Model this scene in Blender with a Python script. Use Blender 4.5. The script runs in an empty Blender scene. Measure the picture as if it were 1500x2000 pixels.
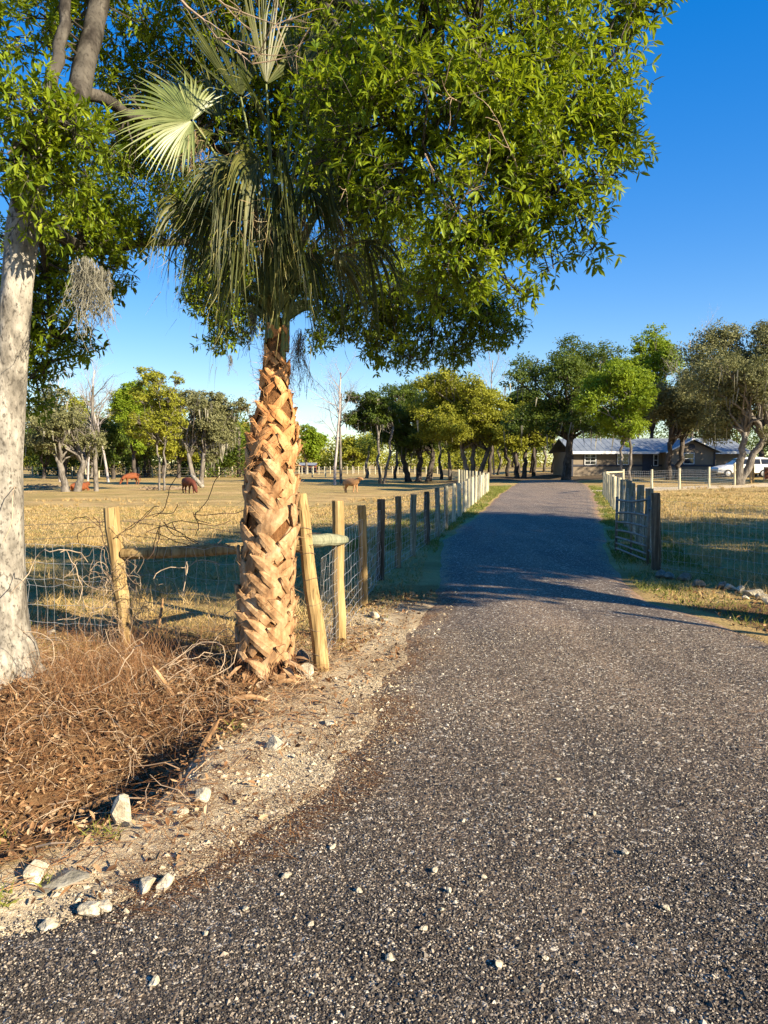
import bpy, bmesh, math
import numpy as np
from mathutils import Vector

R = math.radians
SC = bpy.context.scene
COL = SC.collection
rng = np.random.default_rng(7)

# ------------------------------------------------------------------ camera, sky, sun, exposure
CAM_H, FPX, PITCH = 1.6, 1450.0, R(3.83)
cam_d = bpy.data.cameras.new("camera")
cam = bpy.data.objects.new("camera", cam_d)
COL.objects.link(cam)
cam_d.sensor_fit = 'VERTICAL'
cam_d.sensor_height = 36.0
cam_d.lens = FPX / 2000.0 * 36.0
cam_d.clip_start = 0.05
cam_d.clip_end = 4000
cam.location = (0, 0, CAM_H)
cam.rotation_euler = (R(90) - PITCH, 0, 0)
SC.camera = cam

SUN_AZ, SUN_EL = 51.0, 24.0          # the sun stands behind the viewer's right shoulder, low
sdir = np.array([math.sin(R(SUN_AZ)) * math.cos(R(SUN_EL)), -math.cos(R(SUN_AZ)) * math.cos(R(SUN_EL)), math.sin(R(SUN_EL))])
sun_d = bpy.data.lights.new("sun", 'SUN')
sun_d.energy = 5.0
sun_d.angle = R(0.53)
sun_d.color = (1.0, 0.86, 0.64)
sun = bpy.data.objects.new("sun", sun_d)
COL.objects.link(sun)
sun.rotation_euler = Vector(sdir).to_track_quat('Z', 'Y').to_euler()

world = bpy.data.worlds.new("World")
SC.world = world
world.use_nodes = True
wn = world.node_tree
wn.nodes.clear()
sky = wn.nodes.new('ShaderNodeTexSky')
sky.sky_type = 'NISHITA'
sky.sun_disc = False
sky.sun_elevation = R(SUN_EL)
sky.sun_rotation = math.atan2(sdir[0], sdir[1])
sky.air_density = 1.0
sky.dust_density = 0.0
sky.ozone_density = 3.0
hs = wn.nodes.new('ShaderNodeHueSaturation')
hs.inputs['Saturation'].default_value = 1.95
hs.inputs['Hue'].default_value = 0.519
hs.inputs['Value'].default_value = 1.0
bg = wn.nodes.new('ShaderNodeBackground')
bg.inputs['Strength'].default_value = 0.142
wo = wn.nodes.new('ShaderNodeOutputWorld')
gm_ = wn.nodes.new('ShaderNodeGamma')
gm_.inputs['Gamma'].default_value = 0.58
wn.links.new(sky.outputs[0], gm_.inputs['Color'])
wn.links.new(gm_.outputs[0], hs.inputs['Color'])
wn.links.new(hs.outputs[0], bg.inputs['Color'])
wn.links.new(bg.outputs[0], wo.inputs['Surface'])

SC.view_settings.view_transform = 'Standard'
SC.view_settings.look = 'None'
SC.view_settings.exposure = 1.5
SC.view_settings.gamma = 1.0
SC.render.film_transparent = False
SC.cycles.max_bounces = 6
SC.cycles.transparent_max_bounces = 4

# ------------------------------------------------------------------ noise and terrain
_lat = np.random.default_rng(3).random((256, 256))

def vnoise(x, y, s=1.0, seed=0):
    x = np.asarray(x, float) * s + seed * 17.3 + 1000
    y = np.asarray(y, float) * s + seed * 31.7 + 1000
    xi, yi = np.floor(x).astype(int), np.floor(y).astype(int)
    fx, fy = x - xi, y - yi
    fx, fy = fx * fx * (3 - 2 * fx), fy * fy * (3 - 2 * fy)
    a = _lat[xi % 256, yi % 256]; b = _lat[(xi + 1) % 256, yi % 256]
    c = _lat[xi % 256, (yi + 1) % 256]; d = _lat[(xi + 1) % 256, (yi + 1) % 256]
    return (a * (1 - fx) + b * fx) * (1 - fy) + (c * (1 - fx) + d * fx) * fy

def fbm(x, y, s, seed=0, o=3):
    return sum(vnoise(x, y, s * 2 ** i, seed + i) * 0.5 ** i for i in range(o)) / sum(0.5 ** i for i in range(o))

def sst(a, b, x):
    t = np.clip((np.asarray(x, float) - a) / (b - a), 0, 1)
    return t * t * (3 - 2 * t)

LE_Y = [-30, 0.4, 1.2, 1.9, 2.45, 2.85, 3.55, 4.65, 6.3, 9.4, 12, 15, 24, 36, 49, 66]
LE_X = [-80, -60, -14, -3.0, -1.28, -0.78, -0.40, -0.17, 0.12, 0.62, 0.80, 1.12, 3.1, 5.55, 8.4, 12.2]
RE_Y = [-30, 0.4, 1.2, 2.2, 4, 5, 6.5, 8.4, 11, 15, 24, 36, 49, 66]
RE_X = [80, 60, 22, 11, 5.6, 4.3, 3.45, 3.2, 3.6, 4.6, 7.05, 10.2, 13.6, 17.0]

def EL(y):
    y = np.asarray(y, float)
    j = 0.14 * (vnoise(y, 0 * y, 1.3, 4) - .5) + 0.07 * (vnoise(y, 0 * y, 5, 9) - .5)
    return np.interp(y, LE_Y, LE_X) + j

def ER(y):
    y = np.asarray(y, float)
    return np.interp(y, RE_Y, RE_X) + 0.3 * (vnoise(y, 0 * y, .9, 14) - .5)

def fence_x(y):
    return -1.66 + 0.186 * np.asarray(y, float)

def H(x, y):
    x = np.asarray(x, float); y = np.asarray(y, float)
    el, er = EL(y), ER(y)
    dl, dr = el - x, x - er
    off = np.maximum(dl, dr)                      # > 0 off the drive
    inroad = sst(0.0, -0.40, off)
    h = 0.035 * (fbm(x, y, 1.1, 2) - .5) * sst(0, .6, off) + 0.10 * (fbm(x, y, .12, 5) - .5) * sst(.5, 4, off)
    # pasture left of the drive fence falls away gently
    h = h - 0.8 * sst(10, 42, y) * sst(0.3, 9, fence_x(y) - x)
    h = h + 0.09 * (fbm(x, y, .45, 15) - .5) * sst(.8, 3, off) * sst(7, 14, y)
    # the yard by the house lies a little higher
    h = h + 0.35 * sst(52, 62, y) * sst(14, 22, x)
    # roadside ditch left of the drive mouth
    yc = 4.0 + (x + 0.8) * 0.30
    s = y - yc + 0.10 * (vnoise(x, y, 1.7, 8) - .5)
    prof = np.where(s < 0, 1 - sst(0.0, 0.72, -s), 1 - sst(0.1, 1.5, s))
    h = h - 0.52 * prof * sst(-0.92, -1.55, x) * sst(-.05, .35, dl)
    h = h + 0.15 * (fbm(x, y, 2.4, 12, 4) - .5) * sst(-0.7, -1.3, x) * sst(6.5, 5, y) * sst(0.05, .4, dl)
    return h * (1 - inroad) - 0.07 * inroad

_cp, _sp = math.cos(PITCH), math.sin(PITCH)

def ray(px, py):
    u, v = (px - 750) / FPX, (1000 - py) / FPX
    return np.array([u, _cp + v * _sp, -_sp + v * _cp])

def P(px, py, Y):
    """the point of the view line of picture position (px, py) that lies Y metres out"""
    d = ray(px, py)
    return np.array([0, 0, CAM_H]) + d * (Y / d[1])

def G(px, py):
    """where the ground is met along that view line"""
    d = ray(px, py)
    t = 1.0
    lo = None
    while t < 600:
        p = np.array([0, 0, CAM_H]) + d * t
        g = max(float(H(p[0], p[1])), -0.07)
        if EL(p[1]) < p[0] < ER(p[1]):
            g = 0.0
        if p[2] <= g:
            a, b = t / 1.02, t
            for _ in range(20):
                m = (a + b) / 2
                p = np.array([0, 0, CAM_H]) + d * m
                g = 0.0 if EL(p[1]) < p[0] < ER(p[1]) else float(H(p[0], p[1]))
                if p[2] <= g: b = m
                else: a = m
            return np.array([p[0], p[1], g])
        t *= 1.02
    return np.array([0, 0, CAM_H]) + d * 600

def GX(px, Y):
    """ground point at distance Y under picture column px"""
    x = (px - 750) / FPX * Y
    return np.array([x, Y, float(H(x, Y))])

# ------------------------------------------------------------------ materials
MATS = {}

def node(nt, t, ins=None, **props):
    n = nt.nodes.new(t)
    for k, v in props.items():
        setattr(n, k, v)
    for k, v in (ins or {}).items():
        if isinstance(v, bpy.types.NodeSocket): nt.links.new(v, n.inputs[k])
        else: n.inputs[k].default_value = v
    return n

def ramp(nt, fac, stops, interp='LINEAR'):
    n = nt.nodes.new('ShaderNodeValToRGB')
    cr = n.color_ramp
    cr.interpolation = interp
    while len(cr.elements) < len(stops): cr.elements.new(0.5)
    for e, (p, c) in zip(cr.elements, stops):
        e.position = p
        e.color = (*c, 1) if not isinstance(c, (int, float)) else (c, c, c, 1)
    nt.links.new(fac, n.inputs[0])
    return n.outputs[0]

def mixc(nt, f, a, b, blend='MIX'):
    n = nt.nodes.new('ShaderNodeMix')
    n.data_type = 'RGBA'; n.blend_type = blend
    for i, v in ((0, f), (6, a), (7, b)):
        if isinstance(v, bpy.types.NodeSocket): nt.links.new(v, n.inputs[i])
        else: n.inputs[i].default_value = v if i == 0 else (*v, 1)
    return n.outputs[2]

def fmath(nt, op, a, b=0.0, clamp=False):
    n = nt.nodes.new('ShaderNodeMath'); n.operation = op; n.use_clamp = clamp
    for i, v in ((0, a), (1, b)):
        if isinstance(v, bpy.types.NodeSocket): nt.links.new(v, n.inputs[i])
        else: n.inputs[i].default_value = v
    return n.outputs[0]

def coords(nt, scale=(1, 1, 1)):
    tc = nt.nodes.new('ShaderNodeTexCoord')
    mp = node(nt, 'ShaderNodeMapping', {'Vector': tc.outputs['Object']})
    mp.inputs['Scale'].default_value = scale
    return mp.outputs[0]

def noise(nt, vec, scale, detail=4, rough=.55, dist=0.0):
    n = node(nt, 'ShaderNodeTexNoise', {'Vector': vec, 'Scale': scale, 'Detail': detail, 'Roughness': rough, 'Distortion': dist})
    return n.outputs[0]

def attr(nt, name):
    return node(nt, 'ShaderNodeAttribute', attribute_name=name).outputs['Fac']

def newmat(name):
    m = bpy.data.materials.new(name)
    m.use_nodes = True
    nt = m.node_tree
    nt.nodes.clear()
    out = nt.nodes.new('ShaderNodeOutputMaterial')
    b = nt.nodes.new('ShaderNodeBsdfPrincipled')
    nt.links.new(b.outputs[0], out.inputs[0])
    MATS[name] = m
    return m, nt, b, out

def setp(nt, b, color=None, rough=.8, spec=.3, metal=0.0, normal=None):
    for k, v in (('Base Color', color), ('Roughness', rough), ('Specular IOR Level', spec), ('Metallic', metal), ('Normal', normal)):
        if v is None: continue
        if isinstance(v, bpy.types.NodeSocket): nt.links.new(v, b.inputs[k])
        elif k == 'Base Color': b.inputs[k].default_value = (*v, 1)
        else: b.inputs[k].default_value = v

def bump(nt, h, strength=.5, dist=.01):
    return node(nt, 'ShaderNodeBump', {'Height': h, 'Strength': strength, 'Distance': dist}).outputs[0]

def simple(name, c1, c2, scale=3, rough=.8, spec=.3, metal=0.0, stretch=(1, 1, 1), bstr=.3, bdist=.01, var=0.0, c3=None, detail=5):
    m, nt, b, out = newmat(name)
    v = coords(nt, stretch)
    f = noise(nt, v, scale, detail)
    stops = [(.3, c1), (.7, c2)] if c3 is None else [(.25, c1), (.5, c2), (.75, c3)]
    if var: f = fmath(nt, 'ADD', fmath(nt, 'MULTIPLY', f, 1 - var), fmath(nt, 'MULTIPLY', attr(nt, 'var'), var))
    setp(nt, b, ramp(nt, f, stops), rough, spec, metal, bump(nt, noise(nt, v, scale * 4, 4), bstr, bdist) if bstr else None)
    return m

def leafmat(name, stops, trans, tmix=.35, rough=.45, spec=.4, var2=.35, scale=.5):
    m, nt, b, out = newmat(name)
    f = noise(nt, coords(nt), scale, 2)
    f = fmath(nt, 'ADD', fmath(nt, 'MULTIPLY', f, var2), fmath(nt, 'MULTIPLY', attr(nt, 'var'), 1 - var2))
    setp(nt, b, ramp(nt, f, stops), rough, spec)
    t = node(nt, 'ShaderNodeBsdfTranslucent', {'Color': ramp(nt, f, [(0, tuple(c * .6 for c in trans)), (1, trans)])})
    mx = node(nt, 'ShaderNodeMixShader', {0: tmix, 1: b.outputs[0], 2: t.outputs[0]})
    nt.links.new(mx.outputs[0], out.inputs[0])
    return m

leafmat('leaf_laurel', [(0, (.024, .052, .006)), (.28, (.095, .155, .010)), (.58, (.215, .285, .013)), (.93, (.38, .41, .035)), (1, (.36, .26, .07))], (.36, .44, .015), .42, .5, .28)
leafmat('leaf_olive', [(0, (.085, .105, .012)), (.5, (.245, .255, .026)), (1, (.380, .360, .046))], (.42, .42, .03), .34, .6, .2)
leafmat('leaf_dark', [(0, (.020, .040, .007)), (.5, (.066, .102, .014)), (1, (.160, .195, .026))], (.22, .28, .02), .3, .5, .25)
leafmat('leaf_bright', [(0, (.065, .115, .010)), (.5, (.180, .255, .017)), (1, (.300, .360, .028))], (.40, .50, .03), .36, .55, .2)
leafmat('leaf_grey', [(0, (.070, .076, .030)), (.5, (.185, .185, .080)), (1, (.32, .31, .16))], (.22, .24, .08), .26, .65, .15)
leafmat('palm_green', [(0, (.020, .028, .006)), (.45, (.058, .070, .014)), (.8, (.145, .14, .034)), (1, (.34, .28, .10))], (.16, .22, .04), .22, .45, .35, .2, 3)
leafmat('palm_lit', [(0, (.09, .125, .038)), (.5, (.16, .195, .062)), (1, (.28, .29, .11))], (.22, .28, .07), .2, .4, .4, .2, 3)  # paler copy of the palm leaf, sunlight put into its colour
leafmat('palm_dead', [(0, (.13, .09, .05)), (.5, (.28, .20, .11)), (1, (.42, .34, .2))], (.2, .15, .08), .15, .8, .1, .2, 3)
simple('petiole', (.07, .09, .015), (.16, .18, .035), 6, .45, .4, stretch=(6, 6, 1), bstr=.2)
leafmat('litter', [(0, (.035, .022, .014)), (.25, (.11, .055, .026)), (.5, (.22, .11, .048)), (.7, (.33, .21, .11)), (1, (.50, .39, .26))], (.2, .1, .03), .12, .75, .2, .2, 2)
leafmat('straw', [(0, (.09, .038, .018)), (.4, (.22, .105, .045)), (.75, (.37, .225, .11)), (1, (.58, .45, .28))], (.3, .2, .1), .1, .75, .15, .15, 2)
leafmat('needles', [(0, (.16, .055, .018)), (.5, (.32, .13, .04)), (1, (.46, .25, .09))], (.2, .08, .02), .1, .7, .15, .15, 2)
leafmat('grass_dry', [(0, (.22, .16, .05)), (.3, (.39, .265, .10)), (.7, (.49, .355, .17)), (1, (.60, .47, .27))], (.3, .22, .08), .2, .8, .1, .3, .6)
leafmat('grass_green', [(0, (.07, .085, .015)), (.5, (.15, .165, .03)), (1, (.28, .27, .07))], (.15, .2, .03), .25, .7, .15, .3, .6)
leafmat('moss', [(0, (.09, .085, .065)), (.5, (.20, .19, .145)), (1, (.33, .31, .24))], (.2, .19, .14), .25, .9, .05, .2, 3)
simple('twig', (.16, .10, .06), (.34, .25, .17), 9, .85, .1, var=.5, bstr=0)
simple('twig_pale', (.19, .13, .085), (.42, .32, .22), 9, .85, .1, var=.5, bstr=0)
simple('vine_dark', (.045, .028, .022), (.11, .07, .05), 9, .85, .1, bstr=0)

def barkmat(name, dark, mid, pale, scale=5, crack=.6, patch=2.0, zs=.35, bd=.02):
    m, nt, b, out = newmat(name)
    v = coords(nt, (1, 1, zs))
    n1 = noise(nt, v, scale * 2.2, 6, .65)
    vor = node(nt, 'ShaderNodeTexVoronoi', {'Vector': v, 'Scale': scale * 3}, feature='DISTANCE_TO_EDGE').outputs[0]
    big = noise(nt, coords(nt), patch, 4, .6)
    col = ramp(nt, n1, [(.32, dark), (.5, mid), (.66, pale)])
    col = mixc(nt, ramp(nt, big, [(.42, 0.0), (.62, .75)]), col, pale)
    fine = noise(nt, coords(nt, (1, 1, .6)), scale * 9, 3, .6)
    col = mixc(nt, fmath(nt, 'MULTIPLY', ramp(nt, fine, [(.52, 0.0), (.66, 1.0)]), crack), col, dark)
    hgt = fmath(nt, 'ADD', fmath(nt, 'MULTIPLY', vor, .7), n1)
    setp(nt, b, col, .9, .12, 0, bump(nt, hgt, .9, bd))
    return m
barkmat('bark_oak', (.07, .062, .05), (.19, .17, .14), (.37, .34, .285), 5, .9, 3.0, .4, .02)
barkmat('bark_grey', (.05, .042, .034), (.12, .105, .088), (.24, .215, .185), 3, .5, 1.0, .3, .05)
barkmat('bark_dark', (.018, .015, .012), (.05, .042, .034), (.12, .10, .085), 3, .5, 1.0, .3, .05)
barkmat('bark_limb', (.014, .012, .010), (.04, .034, .028), (.11, .098, .08), 5, .6, 2.5, .5, .01)
barkmat('bark_bare', (.16, .13, .12), (.30, .26, .24), (.44, .40, .38), 3, .4, 1.0, .3, .03)

def bootmat():
    m, nt, b, out = newmat('palm_boot')
    v = coords(nt, (1, 1, .5))
    a = attr(nt, 'var')
    n1 = noise(nt, v, 14, 5, .6)
    n2 = noise(nt, coords(nt), 60, 3, .6)
    old = ramp(nt, n1, [(.26, (.09, .048, .022)), (.44, (.26, .15, .07)), (.58, (.40, .25, .13)), (.74, (.56, .41, .25))])
    new = ramp(nt, n1, [(.28, (.20, .075, .022)), (.5, (.46, .21, .075)), (.72, (.62, .38, .17))])
    c = mixc(nt, a, old, new)
    edge = attr(nt, 'edge')
    c = mixc(nt, fmath(nt, 'MULTIPLY', ramp(nt, fmath(nt, 'ADD', edge, fmath(nt, 'MULTIPLY', n1, .35)), [(.9, 0.0), (1.15, 1.0)]), .55), c, (.10, .06, .035))
    c = mixc(nt, fmath(nt, 'MULTIPLY', ramp(nt, n2, [(.55, 0.0), (.7, 1.0)]), .4), c, (.17, .11, .065))
    setp(nt, b, c, .8, .18, 0, bump(nt, fmath(nt, 'ADD', n1, n2), .5, .006))
bootmat()
simple('palm_fibre', (.055, .028, .014), (.17, .080, .032), 12, .95, .05, stretch=(3, 3, 1), bstr=1.0, bdist=.02, c3=(.30, .15, .06))
simple('palm_root', (.05, .025, .014), (.15, .07, .035), 30, .95, .05, bstr=1.0, bdist=.02, c3=(.26, .14, .075))

def woodmat(name, c1, c2, c3, dark=(.06, .04, .02)):
    m, nt, b, out = newmat(name)
    v = coords(nt, (1, 1, .06))
    n1 = noise(nt, v, 26, 5, .6, .6)
    n2 = noise(nt, coords(nt), 4, 4, .6)
    c = ramp(nt, n1, [(.3, c1), (.5, c2), (.7, c3)])
    c = mixc(nt, fmath(nt, 'MULTIPLY', ramp(nt, n2, [(.5, 0.0), (.75, 1.0)]), .5), c, c1)
    cr = ramp(nt, noise(nt, coords(nt, (1, 1, .025)), 42, 3, .5), [(.62, 0.0), (.68, 1.0)])
    c = mixc(nt, fmath(nt, 'MULTIPLY', cr, .6), c, dark)
    setp(nt, b, c, .85, .15, 0, bump(nt, fmath(nt, 'SUBTRACT', n1, cr), .6, .006))
woodmat('post_new', (.15, .095, .038), (.315, .215, .092), (.44, .32, .155))
woodmat('post_old', (.10, .095, .065), (.20, .19, .135), (.33, .31, .23), (.03, .028, .02))
woodmat('post_mid', (.10, .07, .04), (.21, .155, .09), (.32, .25, .155))
woodmat('post_dark', (.045, .035, .026), (.10, .08, .058), (.20, .16, .115), (.02, .015, .01))
woodmat('post_pale', (.28, .25, .16), (.43, .39, .26), (.56, .52, .38), (.12, .1, .07))
woodmat('rail_green', (.13, .135, .085), (.20, .205, .135), (.30, .295, .20), (.1, .1, .06))
simple('wire', (.34, .34, .33), (.55, .55, .53), 20, .45, .5, .4, bstr=0)
simple('wire_rusty', (.10, .075, .06), (.22, .18, .15), 20, .6, .4, .3, bstr=0)
simple('gate_steel', (.10, .095, .08), (.24, .22, .18), 8, .55, .4, .5, bstr=.1)

def rockmat(name, c1, c2, c3):
    m, nt, b, out = newmat(name)
    v = coords(nt)
    n1 = noise(nt, v, 14, 6, .65)
    n2 = noise(nt, v, 70, 3, .6)
    c = ramp(nt, n1, [(.3, c1), (.5, c2), (.68, c3)])
    c = mixc(nt, fmath(nt, 'MULTIPLY', ramp(nt, n2, [(.58, 0.0), (.68, 1.0)]), .5), c, c1)
    setp(nt, b, c, .9, .15, 0, bump(nt, fmath(nt, 'ADD', n1, n2), .8, .01))
rockmat('limestone', (.24, .20, .13), (.45, .39, .28), (.60, .55, .43))
rockmat('greystone', (.09, .085, .065), (.18, .165, .13), (.30, .28, .23))

def gravmat():
    m, nt, b, out = newmat('gravel_stone')
    c = ramp(nt, attr(nt, 'var'), [(0, (.016, .013, .010)), (.38, (.055, .046, .038)), (.62, (.145, .118, .090)), (.85, (.32, .26, .19)), (1, (.52, .48, .39))])
    setp(nt, b, c, .62, .4)
gravmat()
leafmat('sandgrit', [(0, (.25, .19, .115)), (.5, (.46, .38, .255)), (1, (.64, .57, .44))], (.4, .4, .3), .0, .9, .1)

def groundmat():
    m, nt, b, out = newmat('ground_soil')
    v = coords(nt)
    big = noise(nt, v, .22, 5, .6)
    med = noise(nt, v, 2.2, 6, .65)
    fine = noise(nt, v, 38, 4, .7)
    vf = noise(nt, v, 160, 3, .7)
    tan = ramp(nt, med, [(.25, (.36, .235, .095)), (.5, (.53, .36, .155)), (.75, (.63, .455, .21))])
    patch = noise(nt, coords(nt, (.35, 1, 1)), .55, 6, .7)
    tan = mixc(nt, fmath(nt, 'MULTIPLY', ramp(nt, patch, [(.46, 0.0), (.6, 1.0)]), .8), tan, (.23, .15, .06))
    olive = ramp(nt, fine, [(.3, (.22, .18, .05)), (.7, (.40, .31, .11))])
    past = mixc(nt, ramp(nt, fmath(nt, 'ADD', fmath(nt, 'MULTIPLY', big, .6), fmath(nt, 'MULTIPLY', med, .4)), [(.42, 0.0), (.6, .8)]), tan, olive)
    past = mixc(nt, fmath(nt, 'MULTIPLY', ramp(nt, fine, [(.35, 1.0), (.5, 0.0)]), .55), past, (.12, .085, .03))
    sand = ramp(nt, fmath(nt, 'ADD', fmath(nt, 'MULTIPLY', fine, .6), fmath(nt, 'MULTIPLY', vf, .4)), [(.3, (.26, .175, .095)), (.5, (.54, .435, .285)), (.68, (.72, .63, .47))])
    lit = ramp(nt, fmath(nt, 'ADD', fmath(nt, 'MULTIPLY', fine, .5), fmath(nt, 'MULTIPLY', med, .5)), [(.3, (.04, .024, .014)), (.48, (.13, .07, .034)), (.62, (.26, .16, .08)), (.75, (.42, .30, .17))])
    grn = ramp(nt, fine, [(.3, (.07, .10, .02)), (.55, (.17, .20, .05)), (.75, (.30, .28, .1))])
    dirt = ramp(nt, fine, [(.3, (.07, .05, .03)), (.7, (.19, .14, .085))])
    nz = fmath(nt, 'SUBTRACT', fmath(nt, 'ADD', fmath(nt, 'MULTIPLY', med, .9), fmath(nt, 'MULTIPLY', fine, .5)), .7)
    def msk(nm): return ramp(nt, fmath(nt, 'ADD', attr(nt, nm), nz), [(.38, 0.0), (.62, 1.0)])
    c = mixc(nt, msk('green'), past, grn)
    c = mixc(nt, msk('dirt'), c, dirt)
    c = mixc(nt, msk('sand'), c, sand)
    c = mixc(nt, msk('leafy'), c, lit)
    hgt = fmath(nt, 'ADD', fmath(nt, 'MULTIPLY', fine, 1.0), fmath(nt, 'MULTIPLY', vf, .4))
    setp(nt, b, c, .95, .08, 0, bump(nt, hgt, .9, .03))
groundmat()

def roadmat():
    m, nt, b, out = newmat('road_millings')
    v = coords(nt)
    vo = node(nt, 'ShaderNodeTexVoronoi', {'Vector': v, 'Scale': 95.0})
    vo2 = node(nt, 'ShaderNodeTexVoronoi', {'Vector': v, 'Scale': 48.0})
    g1 = node(nt, 'ShaderNodeSeparateColor', {'Color': vo.outputs['Color']}).outputs[0]
    g2 = node(nt, 'ShaderNodeSeparateColor', {'Color': vo2.outputs['Color']}).outputs[1]
    mpv = coords(nt, (1.5, .13, 1))
    mpv.node.inputs['Rotation'].default_value = (0, 0, R(13))
    macro = fmath(nt, 'ADD', fmath(nt, 'MULTIPLY', noise(nt, coords(nt, (1, .5, 1)), .9, 5, .65), .5), fmath(nt, 'MULTIPLY', noise(nt, mpv, 1.0, 4, .6), .5))
    pos = node(nt, 'ShaderNodeSeparateXYZ', {'Vector': node(nt, 'ShaderNodeTexCoord').outputs['Object']})
    far = ramp(nt, fmath(nt, 'MULTIPLY', pos.outputs[1], 1 / 12), [(.17, .06), (.40, .46), (.70, .34), (1.0, .22)])  # dust by distance; tree shade across the middle drive is darkened into it
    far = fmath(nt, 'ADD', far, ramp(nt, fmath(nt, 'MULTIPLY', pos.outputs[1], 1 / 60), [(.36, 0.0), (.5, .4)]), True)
    dust_shade = fmath(nt, 'ADD', far, fmath(nt, 'MULTIPLY', fmath(nt, 'SUBTRACT', macro, .5), 2.2), True)
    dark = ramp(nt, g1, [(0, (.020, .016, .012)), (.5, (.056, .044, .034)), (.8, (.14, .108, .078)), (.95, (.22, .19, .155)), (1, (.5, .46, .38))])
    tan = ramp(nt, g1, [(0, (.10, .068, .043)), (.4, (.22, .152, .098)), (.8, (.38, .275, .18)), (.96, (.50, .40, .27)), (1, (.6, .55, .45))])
    c = mixc(nt, dust_shade, dark, tan)
    c = mixc(nt, ramp(nt, g2, [(.955, 0.0), (.965, 1.0)]), c, (.46, .41, .33))
    edge = attr(nt, 'edge')
    nz = noise(nt, v, 5, 5, .7)
    em = ramp(nt, fmath(nt, 'ADD', edge, fmath(nt, 'MULTIPLY', fmath(nt, 'SUBTRACT', nz, .5), 1.6)), [(.55, 0.0), (.8, 1.0)])
    ec = ramp(nt, noise(nt, v, 30, 4, .7), [(.3, (.10, .055, .03)), (.5, (.30, .17, .08)), (.7, (.5, .40, .26))])
    c = mixc(nt, fmath(nt, 'MULTIPLY', em, .75), c, ec)
    hgt = fmath(nt, 'SUBTRACT', 1.0, fmath(nt, 'ADD', vo.outputs['Distance'], fmath(nt, 'MULTIPLY', vo2.outputs['Distance'], .8)))
    setp(nt, b, c, .75, .28, 0, bump(nt, hgt, .55, .008))
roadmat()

simple('house_wall', (.19, .152, .112), (.24, .195, .145), 2, .85, .2, bstr=.15)
simple('house_trim', (.028, .03, .045), (.045, .048, .065), 3, .6, .3, bstr=0)
simple('house_roof', (.15, .17, .19), (.23, .255, .28), 1.2, .5, .4, .05, bstr=0)
simple('white_paint', (.66, .66, .64), (.78, .78, .76), 4, .6, .3, bstr=0)
simple('dark_glass', (.012, .014, .018), (.03, .034, .04), 2, .06, .6, bstr=0)
simple('car_white', (.70, .70, .69), (.78, .78, .77), 2, .25, .5, bstr=0)
simple('rubber', (.012, .012, .012), (.03, .03, .03), 8, .8, .2, bstr=0)
simple('rim_metal', (.35, .35, .36), (.5, .5, .5), 8, .35, .5, .7, bstr=0)
simple('lamp_glass', (.7, .7, .68), (.8, .8, .78), 8, .15, .6, bstr=0)
simple('shed_red', (.16, .05, .03), (.24, .08, .045), 2, .85, .2, bstr=0)
simple('tin', (.25, .25, .24), (.35, .35, .33), 2, .5, .4, .3, bstr=0)
simple('rust_red', (.11, .035, .018), (.2, .07, .03), 3, .8, .2, bstr=0)
simple('hide_red', (.13, .038, .014), (.225, .07, .025), 5, .75, .2, bstr=0)
simple('hide_dark', (.065, .018, .010), (.125, .036, .017), 5, .7, .25, bstr=0)
simple('hide_tan', (.24, .12, .05), (.38, .22, .105), 3, .75, .2, bstr=0)
simple('hoof', (.03, .022, .018), (.07, .05, .04), 9, .6, .3, bstr=0)
simple('horn', (.4, .34, .25), (.55, .48, .38), 9, .5, .3, bstr=0)
M = MATS

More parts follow.
